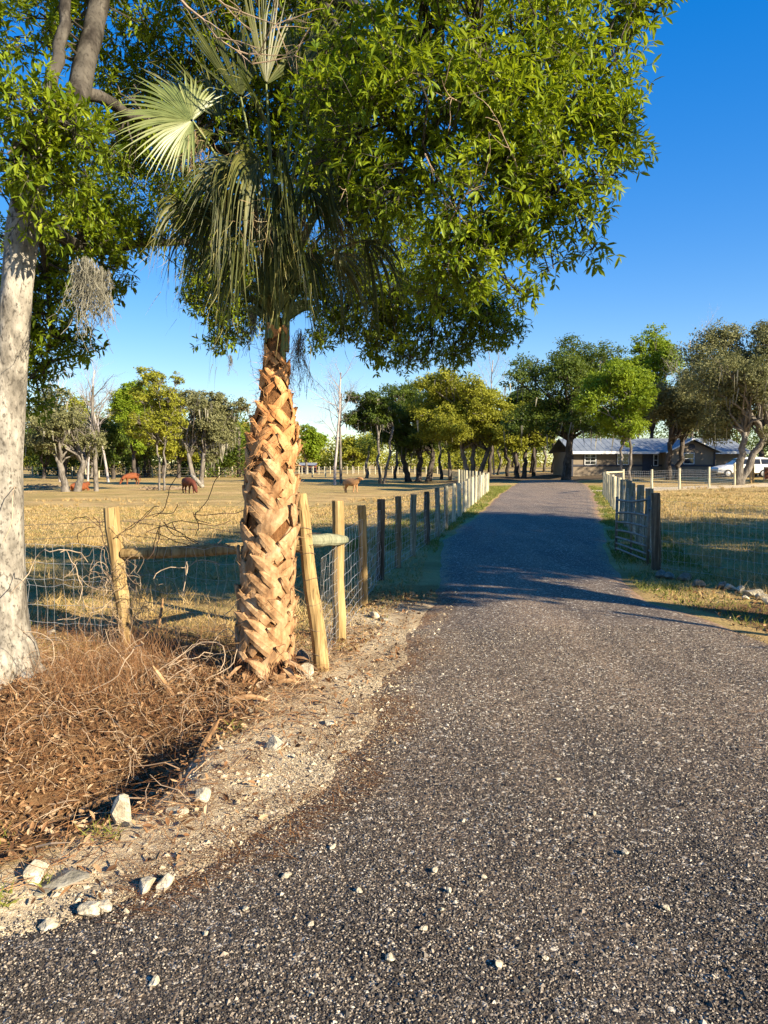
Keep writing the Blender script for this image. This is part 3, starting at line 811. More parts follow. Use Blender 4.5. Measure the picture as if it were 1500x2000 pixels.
woods('distant_woods', -190, 40, 240, 11, 17, 'leaf_olive', 2600, 7.5, 'distant olive line of woods along the far side of the pasture')
woods('pasture_thicket', -95, -20, 128, 9.0, 13.5, 'leaf_dark', 3600, 4.0, 'dark thicket under the trees along the left pasture fence')
woods('house_woods', 40, 150, 150, 11, 16, 'leaf_dark', 2600, 7, 'dark woods behind the house')
woods('drive_woods', 12, 44, 190, 10, 14, 'leaf_olive', 2400, 7, 'far olive woods seen between the oak trunks')

# trees beside the viewer that shade the drive and the right-hand field
SG = 'oaks standing right of the viewer'
def shade_tree(x, y, h, r, seed, label, n=7000):
    base = np.array([x, y, float(H(x, y))])
    root = thing('shade_oak', base, label, 'tree', SG)
    mb = MB(); fb = MB()
    c = base + [0, 0, h]
    tube(mb, limb_path(base - [0, 0, .1], base + [0, 0, h * .55], 0, 7, .03), np.linspace(.34, .22, 7), 10, wob=.12)
    nl = 16
    lc = c + runit(nl) * (rng.random(nl) ** .5)[:, None] * np.array([r, r, r * .55]) * .75
    for k in range(nl):
        tube(mb, limb_path(base + [0, 0, h * .5], lc[k], .08, 6, .05), np.linspace(.13, .03, 6), 6)
    k = rng.integers(0, nl, n)
    pos = lc[k] + runit(n) * (rng.random(n) ** .5)[:, None] * r * np.array([.42, .42, .30])
    cards(fb, pos, runit(n), nrm(runit(n) + [0, 0, .6]), rng.uniform(.15, .32, n), rng.uniform(.09, .16, n), rng.random(n))
    mb.build('trunk', 'bark_grey', root, smooth=True)
    fb.build('crown', 'leaf_dark', root)
shade_tree(7.9, 4.3, 5.6, 3.4, 1, 'spreading oak beside the right fence, nearest of the shading oaks', 16000)
shade_tree(14.7, 3.1, 5.6, 2.9, 9, 'smaller spreading oak nearest the public road', 12000)
shade_tree(13.1, 5.7, 6.5, 4.6, 2, 'spreading oak in the right field behind the nearest shading oak', 20000)
shade_tree(14.3, 10.7, 6.2, 4.0, 3, 'spreading oak in the right field, the one farthest up the drive', 16000)
shade_tree(21.9, 6.6, 6.6, 4.6, 4, 'spreading oak far out in the right field', 16000)
shade_tree(28.2, 10.6, 6.6, 4.6, 5, 'outermost spreading oak of the right field', 14000)
shade_tree(38.5, 62.0, 7.5, 5.5, 6, 'tall oak at the right edge of the house yard', 16000)
shade_tree(47.0, 57.0, 8.5, 6.5, 7, 'tall oak beyond the right edge of the house yard', 16000)
shade_tree(36.0, 50.0, 7.0, 4.5, 8, 'oak standing right of the house fence', 14000)
bare_tree('bare_sapling', 'bare forked sapling beside the drive mouth', np.array([7.2, 3.95, float(H(7.2, 3.95))]), 2.85, .085, 1, None, 'bark_grey', (.0, 0), .35, .45, .9, 1, 5)

# ------------------------------------------------------------------ fences
def post(parent, foot, top, r, mat, seed=0, label=None, k=12, name='post'):
    foot, top = np.asarray(foot, float), np.asarray(top, float)
    mb = MB()
    ax = nrm(top - foot)
    t = np.linspace(0, 1, 9)
    pts = foot - ax * .12 + (top - foot + ax * .12) * t[:, None] + np.random.default_rng(seed).normal(size=(9, 3)) * .004
    rr = np.full(9, r) * (1 + .04 * np.sin(t * 5 + seed)) * np.interp(t, [0, 1], [1.04, .97])
    pts = np.concatenate([pts, pts[-1:] + ax * .006]); rr = np.append(rr, r * .88)
    tube(mb, pts, rr, k, wob=.05, seed=seed % 40)
    return mb.build(name, mat, parent, smooth=False, label=label)

def mesh_panel(parent, pts, heights, vstep, r=.0016, mat='wire', z0=.03, jit=.006, name='wire_mesh', hs=None, top_barb=None, rv=None):
    """woven field wire along a polyline of ground points"""
    mb = MB()
    pts = np.asarray(pts, float)
    seg = np.linalg.norm(np.diff(pts[:, :2], axis=0), axis=1); cum = np.concatenate([[0], np.cumsum(seg)])
    s = np.arange(0, cum[-1], vstep)
    def at(s): return np.stack([np.interp(s, cum, pts[:, i]) for i in range(3)], -1)
    hts = np.array(heights)
    base = at(s)
    J = rng.normal(size=(len(s), len(hts), 3)) * jit
    sag = .015 * np.sin(s * 1.7)[:, None] * np.ones(len(hts))
    grid = base[:, None] + np.stack([0 * hts + 0 * sag, 0 * sag, hts[None] + sag * .4], -1) + J
    sticks(mb, grid[:-1].reshape(-1, 3), grid[1:].reshape(-1, 3), r)
    sticks(mb, grid[:, :-1].reshape(-1, 3), grid[:, 1:].reshape(-1, 3), rv or r)
    return mb.build(name, mat, parent)

HTS = [.04, .13, .22, .32, .43, .55, .68, .82, .97]
# --- left drive fence
post_px = [(663, 1252, 978), (710, 1184, 988), (743, 1133, 977), (778, 1109, 971), (806, 1086, 966), (834, 1064, 960), (855, 1049, 953), (871, 1034, 949), (886, 1020, 945)]
feet = [G(x, y) for x, y, _ in post_px]
lf = thing('drive_fence', feet[0], 'long wire fence with round wooden posts along the left side of the drive', 'fence')
mats_l = ['post_new', 'post_new', 'post_dark', 'post_mid', 'post_old', 'post_dark', 'post_old', 'post_old', 'post_pale']
rad_l = [.056, .050, .056, .046, .052, .056, .055, .054, .05]
for k, ((x, y, yt), f) in enumerate(zip(post_px, feet)):
    tp = P(x, yt, f[1]); tp[0] = f[0] + (rng.normal() * .01); 
    post(lf, f, tp, rad_l[k], mats_l[k], k, {0: 'sturdy yellow end post with dark left edge', 2: 'dark post'}.get(k))  # third post is of darker wood than its neighbours
last = feet[-1]
end = GX(953, 41.0)
nfar = 11
for k in range(1, nfar + 1):
    f = last + (end - last) * k / nfar; f[2] = H(f[0], f[1])
    post(lf, f, f + [rng.normal() * .015, 0, 1.02 + rng.normal() * .03], .056 + .02 * rng.random(), ['post_old', 'post_pale', 'post_pale'][k % 3], 20 + k, None, 9)
feet_all = feet + [np.array([*(last + (end - last) * t)[:2], float(H(*(last + (end - last) * t)[:2]))]) for t in np.linspace(.1, 1, 10)]
mesh_panel(lf, feet_all, HTS, .155, .0019)
mb = MB()
tops = np.array([f + [0, 0, 1.08] for f in feet_all])
for a, b in zip(tops[:-1], tops[1:]):
    tube(mb, limb_path(a, b, -.01, 5, .002), .002, 4)
mb.build('top_wire', 'wire_rusty', lf)
# second row of grey posts beyond the end of the drive fence
bf = thing('yard_fence', GX(897, 47), 'short row of tall grey posts behind the end of the left drive fence', 'fence')
for k, px in enumerate([896, 901, 906, 911, 917, 923, 930, 937, 944]):
    f = GX(px, 50 - k * .8)
    post(bf, f, P(px, 917 + k * .6, f[1]), .075, 'post_old' if k % 3 else 'post_pale', 60 + k, None, 8)
mesh_panel(bf, [GX(896, 50), GX(944, 43.6)], HTS, .3, .003)

# --- left front fence with its leaning posts, brace rails, field wire and barbed wire
f_lean = G(628, 1308)
ff = thing('front_fence', f_lean, 'old wire fence with leaning yellow posts and a brace rail either side of the palm', 'fence')
post(ff, f_lean, P(587, 967, f_lean[1] + .12), .056, 'post_new', 101, 'yellow post leaning left beside the palm')
f_l2 = P(252, 1302, 6.35); f_l2[2] = H(f_l2[0], f_l2[1]) - .02
t_l2 = P(215, 992, 6.35)
post(ff, f_l2, t_l2, .066, 'post_new', 102, 'stout yellow post leaning left, wrapped in dry vines')
ra, rb = P(240, 1082, 6.33), P(592, 1066, 6.0)
mb = MB()
pp = limb_path(ra, rb, 0, 9, .004)
tube(mb, np.concatenate([pp, pp[-1:] + (pp[-1:] - pp[-2:-1]) * .02]), list(np.linspace(.044, .052, 9)) + [.04], 12, wob=.08)
mb.build('brace_rail', 'post_new', ff, label='long round rail behind the palm')
mb = MB()
pa, pb = P(598, 1057, 5.95), P(674, 1054, feet[0][1] - .02)
pp = limb_path(pa, pb, 0, 7, .004)
tube(mb, pp, [.046, .050, .051, .050, .050, .047, .036], 12, wob=.08)
mb.build('brace_rail', 'rail_green', ff, label='short greenish rail stub with blunt tapered end')
left_end = np.array([-9.0, 7.1, float(H(-9.0, 7.1))])
mid = np.array([-4.2, 6.6, float(H(-4.2, 6.6))])
fl = np.array([f_l2[0], f_l2[1], float(H(f_l2[0], f_l2[1]))])
mesh_panel(ff, [left_end, mid, fl], [.05, .2, .35, .52, .58, .72, .88], .088, .0021, 'wire', jit=.008)
mesh_panel(ff, [fl, np.array([f_lean[0] - .06, f_lean[1] + .06, f_lean[2]])], [.05, .2, .35, .5, .64, .78, .90], .1, .0012, 'wire', jit=.014)
mesh_panel(ff, [f_lean, feet[0]], [.05, .12, .19, .27, .36, .46, .56, .66, .76, .86], .06, .0015, 'wire')
mb = MB()
for h0, h1 in ((.98, .97), (1.10, 1.06)):
    for a, b, ha, hb in ((left_end, fl, h0, h0), (fl, f_lean, h0, h1)):
        a3, b3 = a + [0, 0, ha], b + [0, 0, hb]
        w = limb_path(a3, b3, -.02, 12, .006)
        tube(mb, w, .0022, 4)
        for t in np.linspace(.03, .97, 24):
            p = a3 + (b3 - a3) * t
            p[2] -= .02 * np.linalg.norm(b3 - a3) * math.sin(math.pi * t)
            d = runit(2) * .018
            sticks(mb, p - d, p + d, .0014)
for k in range(6):                                                # bands of wire round the leaning post
    z = .12 + .19 * k
    c = f_lean + (P(587, 967, f_lean[1] + .12) - f_lean) * (z / 1.32)
    th = np.linspace(0, 2 * np.pi, 13)
    tube(mb, c + np.stack([np.cos(th) * .061, np.sin(th) * .061, .01 * np.sin(th * 2 + k)], -1), .0018, 4, cap=False)
mb.build('barbed_wire', 'wire_rusty', ff)
for px, Yd in ((-420, 7.6), (-150, 6.9)):
    f = GX(px, Yd); post(ff, f, f + [.03, 0, 1.2], .06, 'post_old', int(900 + px))

# --- right fence: corner post, drive side posts, field wire to the right
rf_corner = G(1282, 1113)
rf = thing('field_fence', rf_corner, 'wire fence with dark corner post bounding the right side of the drive', 'fence')
post(rf, rf_corner, P(1281, 963, rf_corner[1]), .068, 'post_dark', 201, 'stout dark corner post', 14)
f_end = GX(1180, 35.7)
side = []
n = 12
for k in range(1, n + 1):
    t = (k / n) ** 1.12
    f = rf_corner + (f_end - rf_corner) * t; f[2] = H(f[0], f[1])
    side.append(f)
    post(rf, f, f + [rng.normal() * .02, 0, 1.14 + rng.normal() * .025], .066 + .012 * rng.random(), 'post_old' if k < 6 else 'post_pale', 210 + k, None, 9)
mesh_panel(rf, [rf_corner] + side, HTS, .16, .0019)
rf_right = np.array([5.05, 9.15, float(H(5.05, 9.15))])
far_r = np.array([9.5, 4.6, float(H(9.5, 4.6))])
mesh_panel(rf, [rf_corner, rf_right, far_r], [.05, .17, .30, .44, .60, .76, .92, 1.03], .10, .0014, 'wire', jit=.004)
for f in (np.array([6.6, 7.6, 0.]), far_r):
    f[2] = H(f[0], f[1]); post(rf, f, f + [0, 0, 1.12], .06, 'post_old', 240)

# --- fence in front of the house
hp = [(1217, 39.3, 917), (1273, 41.5, 917), (1327, 44, 915), (1385, 47.5, 912), (1434.7, 52, 905), (1466, 55, 896), (1471, 55.4, 896)]
hfeet = [GX(x, y) for x, y, _ in hp]
hf = thing('house_fence', hfeet[0], 'pale post and wire fence crossing in front of the house and the white car', 'fence')
for k, ((x, Yd, yt), f) in enumerate(zip(hp, hfeet)):
    post(hf, f, P(x, yt, Yd), .07 if k < 5 else .085, 'post_pale' if k < 5 else 'post_new', 300 + k, None, 9)
mesh_panel(hf, [GX(1181, 36.2)] + hfeet, [.1, .25, .4, .55, .7, .85, 1.0, 1.12], .22, .004)
for a, b, h in ((GX(1181, 36.2), hfeet[0], 1.1), (hfeet[4], hfeet[5], 1.02)):
    mb = MB(); tube(mb, [a + [0, 0, h], b + [0, 0, h]], .05, 8); mb.build('rail', 'post_pale', hf, smooth=True)
f = GX(1560, 57); post(hf, f, f + [0, 0, 1.4], .08, 'post_pale', 330, None, 9)
# rusty sheet behind a small pale gate at the right edge
yg = thing('yard_gate', GX(1492, 57), 'small pale framed gate with rusty panel at the right edge by the car', 'gate')
a, b = GX(1491, 57), GX(1540, 57)
mb = MB()
for h in (.12, 1.05): tube(mb, [a + [0, 0, h], b + [0, 0, h]], .035, 8)
for p_ in (a, b): tube(mb, [p_ + [0, 0, .05], p_ + [0, 0, 1.08]], .035, 8)
mb.build('gate_frame', 'post_pale', yg, smooth=True)
mb = MB(); boxv(mb, a + [.04, .02, .15], b + [-.04, .05, 1.02]); mb.build('gate_panel', 'rust_red', yg)

# --- far pasture fence
pf = thing('pasture_fence', GX(250, 118), 'distant low fence of pale posts along the far edge of the left pasture', 'fence')
pts = [GX(px, 118) for px in (-60, 60, 180, 300, 420, 540, 640)]
for k, px in enumerate(np.arange(-40, 640, 26)):
    f = GX(px, 118); post(pf, f, f + [0, 0, 1.7], .11, 'post_pale', 400 + k, None, 6)
mesh_panel(pf, pts, [.3, .7, 1.1, 1.5], 1.2, .012)
pf2 = thing('pasture_fence', GX(680, 150), 'far thin fence line behind the dead trees and the tan calf', 'fence')
for k, px in enumerate(np.arange(590, 860, 11)):
    f = GX(px, 150); post(pf2, f, f + [0, 0, 1.6], .1, 'post_pale', 440 + k, None, 6)
mesh_panel(pf2, [GX(590, 150), GX(720, 150), GX(860, 150)], [.4, .9, 1.4], 2.0, .014)

# --- pipe gate standing open along the drive
g0, g1 = P(1265, 1108, 11.35), P(1203, 1079, 13.15)
g0[2] = H(g0[0], g0[1]) + .05; g1[2] = H(g1[0], g1[1]) + .05
gt = thing('pipe_gate', g0, 'brown steel pipe gate swung open beside the dark corner post', 'gate')
mb = MB()
hb = [.03, .13, .25, .38, .54, .72, .98]
for h in hb:
    t = np.linspace(0, 1, 9)
    bow = .035 * np.sin(np.pi * t) * (1 if h > .9 else -.6 if h > .3 else .0)
    p_ = g0 + (g1 - g0) * t[:, None]; p_[:, 2] += h * (1 - .09 * t) - bow
    m2 = MB(); tube(m2, p_, .019, 8); m2.build('bar', 'gate_steel', gt, smooth=True)
for t in (0.0, .5, 1.0):
    p_ = g0 + (g1 - g0) * t
    m2 = MB(); tube(m2, [p_ + [.0, 0, -.02], p_ + [0, 0, 1.03 - .09 * t]], .025 if t != .5 else .017, 8); m2.build('upright', 'gate_steel', gt, smooth=True)
m2 = MB()
for h in (.2, .85): tube(m2, [g0 + [0, 0, h], rf_corner + [0, 0, h]], .014, 6)
m2.build('hinge', 'gate_steel', gt, smooth=True)

# ------------------------------------------------------------------ house, car, shed
def quadstrip(mb, pts, mi=0): mb.add(pts, [[0, 1, 2, 3]], None, .5, mi)
hb0 = np.array([25.0, 75.0, float(H(25, 72))])
gz = float(H(26, 73)) - .1
hs_ = thing('ranch_house', hb0, 'single storey beige house with dark trim and pale blue metal roof', 'house')
mb = MB()
boxv(mb, (18.2, 72, gz), (34.6, 80, 2.62))
mb.build('wall', 'house_wall', hs_)
mb = MB()
W0, W1, AP = 26.9, 31.1, 28.9
wv = [(W0, 70, gz), (W1, 70, gz), (W1, 70, 2.66), (AP, 70, 3.66), (W0, 70, 2.66), (W0, 71.996, gz), (W1, 71.996, gz), (W1, 71.996, 2.66), (AP, 71.996, 3.66), (W0, 71.996, 2.66)]
mb.add(wv, [[0, 1, 2, 4], [0, 5, 6, 1], [1, 6, 7, 2], [5, 0, 4, 9]], [[2, 3, 4]])
mb.build('wall', 'house_wall', hs_, label='projecting gabled front wall')
def roof_plane(mb, a, b, c, d, th=.08, ribs=0):
    a, b, c, d = (np.array(p_, float) for p_ in (a, b, c, d))
    n = nrm(np.cross(b - a, d - a)); n = n if n[2] > 0 else -n
    top = [p_ + n * th for p_ in (a, b, c, d)]
    mb.add([a, b, c, d] + top, [[0, 3, 2, 1], [4, 5, 6, 7], [0, 1, 5, 4], [1, 2, 6, 5], [2, 3, 7, 6], [3, 0, 4, 7]])
    for k in range(1, ribs):
        t = k / ribs
        tube(mb, [top[0] + (top[1] - top[0]) * t, top[3] + (top[2] - top[3]) * t], .018, 4)
mb = MB()
roof_plane(mb, (17.8, 71.3, 2.55), (35.2, 71.3, 2.55), (35.2, 76, 3.95), (17.8, 76, 3.95), .08, 30)
roof_plane(mb, (17.8, 80.7, 2.55), (35.2, 80.7, 2.55), (35.2, 76, 3.95), (17.8, 76, 3.95), .08, 0)
mb.build('roof', 'house_roof', hs_)
mb = MB()
roof_plane(mb, (W1 + .55, 69.5, 2.5), (W1 + .55, 74.5, 2.5), (AP, 74.5, 3.78), (AP, 69.5, 3.78), .07, 10)
roof_plane(mb, (W0 - .55, 69.5, 2.5), (W0 - .55, 74.5, 2.5), (AP, 74.5, 3.78), (AP, 69.5, 3.78), .07, 10)
mb.build('roof', 'house_roof', hs_, label='gable roof over the projecting front')
mb = MB()
boxv(mb, (17.8, 71.2, 2.40), (W0 - .55, 71.29, 2.64)); boxv(mb, (W1 + .6, 71.2, 2.40), (35.2, 71.29, 2.64))
mb.build('fascia', 'white_paint', hs_)
mb = MB()
for (xa, za, xb, zb) in ((W0 - .6, 2.42, AP, 3.72), (W1 + .6, 2.42, AP, 3.72)):
    mb.add([(xa, 69.4, za), (xb, 69.4, zb), (xb, 69.4, zb + .14), (xa, 69.4, za + .14), (xa, 69.49, za), (xb, 69.49, zb), (xb, 69.49, zb + .14), (xa, 69.49, za + .14)],
           [[0, 1, 2, 3], [4, 7, 6, 5], [0, 4, 5, 1], [3, 2, 6, 7]])
mb.build('fascia', 'white_paint', hs_)
mb = MB()
boxv(mb, (18.15, 71.94, gz + .95), (W0, 71.998, gz + 1.14)); boxv(mb, (W0 - .03, 69.94, gz + .95), (W1 + .03, 69.998, gz + 1.14))
boxv(mb, (18.15, 71.93, gz), (18.3, 71.996, 2.6)); boxv(mb, (W1 - .12, 69.93, gz), (W1 + .03, 69.996, 2.6)); boxv(mb, (W0 - .03, 69.93, gz), (W0 + .12, 69.996, 2.6))
mb.build('trim', 'house_trim', hs_)
def window(x0, x1, z0, z1, y, muntin=(1, 2)):
    m_ = MB(); boxv(m_, (x0 - .14, y - .03, z0 - .14), (x1 + .14, y - .004, z1 + .14)); w = m_.build('window', 'house_trim', hs_)
    m_ = MB()
    for lo, hi in (((x0 - .06, y - .09, z0 - .06), (x0, y - .034, z1 + .06)), ((x1, y - .09, z0 - .06), (x1 + .06, y - .034, z1 + .06)), ((x0, y - .09, z0 - .06), (x1, y - .034, z0)), ((x0, y - .09, z1), (x1, y - .034, z1 + .06))):
        boxv(m_, lo, hi)
    for k in range(1, muntin[0] + 1):
        xm = x0 + (x1 - x0) * k / (muntin[0] + 1); boxv(m_, (xm - .018, y - .075, z0), (xm + .018, y - .052, z1))
    for k in range(1, muntin[1] + 1):
        zm = z0 + (z1 - z0) * k / (muntin[1] + 1); boxv(m_, (x0, y - .081, zm - .022), (x1, y - .047, zm + .022))
    m_.build('frame', 'white_paint', w)
    m_ = MB(); boxv(m_, (x0, y - .05, z0), (x1, y - .036, z1)); m_.build('pane', 'dark_glass', w)
window(19.45, 20.45, 1.42, 2.35, 72, (1, 2)); window(22.6, 23.6, 1.42, 2.35, 72, (1, 2)); window(28.2, 29.1, 1.48, 2.42, 70, (0, 1)); window(26.1, 26.45, 1.3, 2.3, 72, (0, 1))
mb = MB(); boxv(mb, (25.0, 71.93, gz), (25.95, 71.997, 2.38)); dd_ = mb.build('door', 'house_trim', hs_)
mb = MB(); tube(mb, [(25.85, 71.90, 1.2), (25.85, 71.90, 1.32)], .02, 6); mb.build('handle', 'rim_metal', dd_)
mb = MB(); th = np.linspace(0, 2 * np.pi, 17)
cv = np.stack([AP + .27 * np.cos(th), 0 * th + 69.95, 3.05 + .27 * np.sin(th)], -1)
mb.add(np.concatenate([cv, [[AP, 69.95, 3.05]]]), None, [[k, k + 1, 17] for k in range(16)]); tube(mb, cv, .03, 6, cap=False)
mb.build('gable_vent', 'house_trim', hs_)
# grey board fence beside the house
bfz = float(H(37, 70))
bfen = thing('board_fence', (38, 72, bfz), 'grey board fence behind the white car at the right edge', 'fence')
mb = MB(); boxv(mb, (35.6, 72.3, bfz), (46, 72.4, bfz + 1.75)); mb.build('boards', 'post_old', bfen)

def make_car(x, y, length=4.7):
    z0 = float(H(x, y))
    root = thing('white_car', (x, y, z0), 'white estate car parked behind the leaning live oak trunk', 'car')
    # stations along the length: s, bottom, sill width, belt height, belt half width, roof height, roof half width
    st = [(-2.35, .45, .62, .62, .66, .70, .60), (-2.25, .30, .80, .74, .82, .82, .70), (-1.6, .28, .86, .90, .86, .97, .76), (-1.05, .28, .88, .97, .88, 1.04, .76), (-.35, .28, .88, 1.02, .88, 1.56, .62),
          (.3, .28, .88, 1.04, .88, 1.66, .64), (1.3, .28, .88, 1.06, .88, 1.66, .64), (1.95, .30, .87, 1.08, .87, 1.58, .62), (2.25, .36, .84, 1.06, .84, 1.16, .74), (2.35, .5, .7, .95, .72, 1.0, .62)]
    ring = []
    for s, b, sw, bh, bw, rh, rw in st:
        ring.append([(s, sw * .6, b), (s, sw, b + .12), (s, bw, bh), (s, rw, rh), (s, rw * .5, rh + .035), (s, -rw * .5, rh + .035), (s, -rw, rh), (s, -bw, bh), (s, -sw, b + .12), (s, -sw * .6, b)])
    ring = np.array(ring); n, k = ring.shape[:2]
    v = ring.reshape(-1, 3) + [x, y, z0]
    q = [[a * k + b_, a * k + (b_ + 1) % k, (a + 1) * k + (b_ + 1) % k, (a + 1) * k + b_] for a in range(n - 1) for b_ in range(k)]
    t = [[0, b_ + 1, b_] for b_ in range(1, k - 1)] + [[(n - 1) * k, (n - 1) * k + b_, (n - 1) * k + b_ + 1] for b_ in range(1, k - 1)]
    mb = MB().add(v, q, t); mb.build('body', 'car_white', root, smooth=False)
    def panel(name, pts, mat, off=.012):
        pts = np.array(pts, float); nn = nrm(np.cross(pts[1] - pts[0], pts[2] - pts[0]))
        o_ = pts + [x, y, z0]
        m_ = MB().add(np.concatenate([o_ + nn * off, o_ - nn * off * .5]), [[0, 1, 2, 3], [7, 6, 5, 4], [0, 4, 5, 1], [1, 5, 6, 2], [2, 6, 7, 3], [3, 7, 4, 0]])
        return m_.build(name, mat, root)
    panel('windscreen', [(-1.0, -.70, 1.06), (-.42, -.57, 1.53), (-.42, .57, 1.53), (-1.0, .70, 1.06)], 'dark_glass', .02)
    for s in (-1, 1):
        for xa, xb, xc, xd in ((-.80, .22, .22, -.30), (.30, 1.2, 1.2, .30), (1.28, 2.0, 1.88, 1.28)):
            def yo(z): return s * (.885 + (.645 - .885) * (z - 1.05) / .61)
            panel('window', [(xa, yo(1.1), 1.1), (xb, yo(1.1), 1.1), (xc, yo(1.52), 1.52), (xd, yo(1.52), 1.52)], 'dark_glass', .015)
        for xw in (-1.45, 1.45):
            th = np.linspace(0, 2 * np.pi, 21)[:-1]
            prof = [(.20, .0), (.31, -.02), (.335, .04), (.335, .16), (.31, .22), (.20, .2)]
            m_ = MB()
            vv = np.array([[xw + r_ * math.cos(a_), s * (.70 + d_), .335 + r_ * math.sin(a_)] for r_, d_ in prof for a_ in th]) + [x, y, z0]
            qq = [[i_ * 20 + j_, i_ * 20 + (j_ + 1) % 20, (i_ + 1) * 20 + (j_ + 1) % 20, (i_ + 1) * 20 + j_] for i_ in range(5) for j_ in range(20)]
            m_.add(vv, qq); w_ = m_.build('wheel', 'rubber', root, smooth=True)
            m_ = MB(); rim = np.array([[xw + .2 * math.cos(a_), s * .885, .335 + .2 * math.sin(a_)] for a_ in th] + [[xw, s * .905, .335]]) + [x, y, z0]
            m_.add(rim, None, [[i_, (i_ + 1) % 20, 20] for i_ in range(20)]); m_.build('rim', 'rim_metal', w_)
        panel('headlight', [(-2.33, s * .40, .66), (-2.28, s * .74, .66), (-2.24, s * .74, .80), (-2.29, s * .40, .80)], 'lamp_glass', .02)
        m_ = MB(); tube(m_, np.array([(-.72, s * .9, 1.08), (-.70, s * 1.05, 1.12), (-.70, s * 1.08, 1.2)]) + [x, y, z0], [.04, .07, .05], 8); m_.build('mirror', 'car_white', root)
    panel('bumper', [(-2.40, -.70, .38), (-2.40, .70, .38), (-2.40, .70, .56), (-2.40, -.70, .56)], 'rubber', .04)
    return root
make_car((1446 - 750) / FPX * 62, 62.0)
rootcar = SC.objects['white_car']

sx = GX(606, 175)
shd = thing('red_shed', sx, 'small dull red shed with pale roof far across the pasture', 'shed')
mb = MB(); boxv(mb, sx + [-2.4, 0, -.2], sx + [1.2, 4, 1.7]); mb.build('wall', 'shed_red', shd)
mb = MB(); mb.add([sx + v_ for v_ in ([-2.7, -.4, 1.68], [1.5, -.4, 1.68], [1.5, 2, 2.3], [-2.7, 2, 2.3], [1.5, 4.4, 1.68], [-2.7, 4.4, 1.68])], [[0, 1, 2, 3], [3, 2, 4, 5]]); mb.build('roof', 'tin', shd)

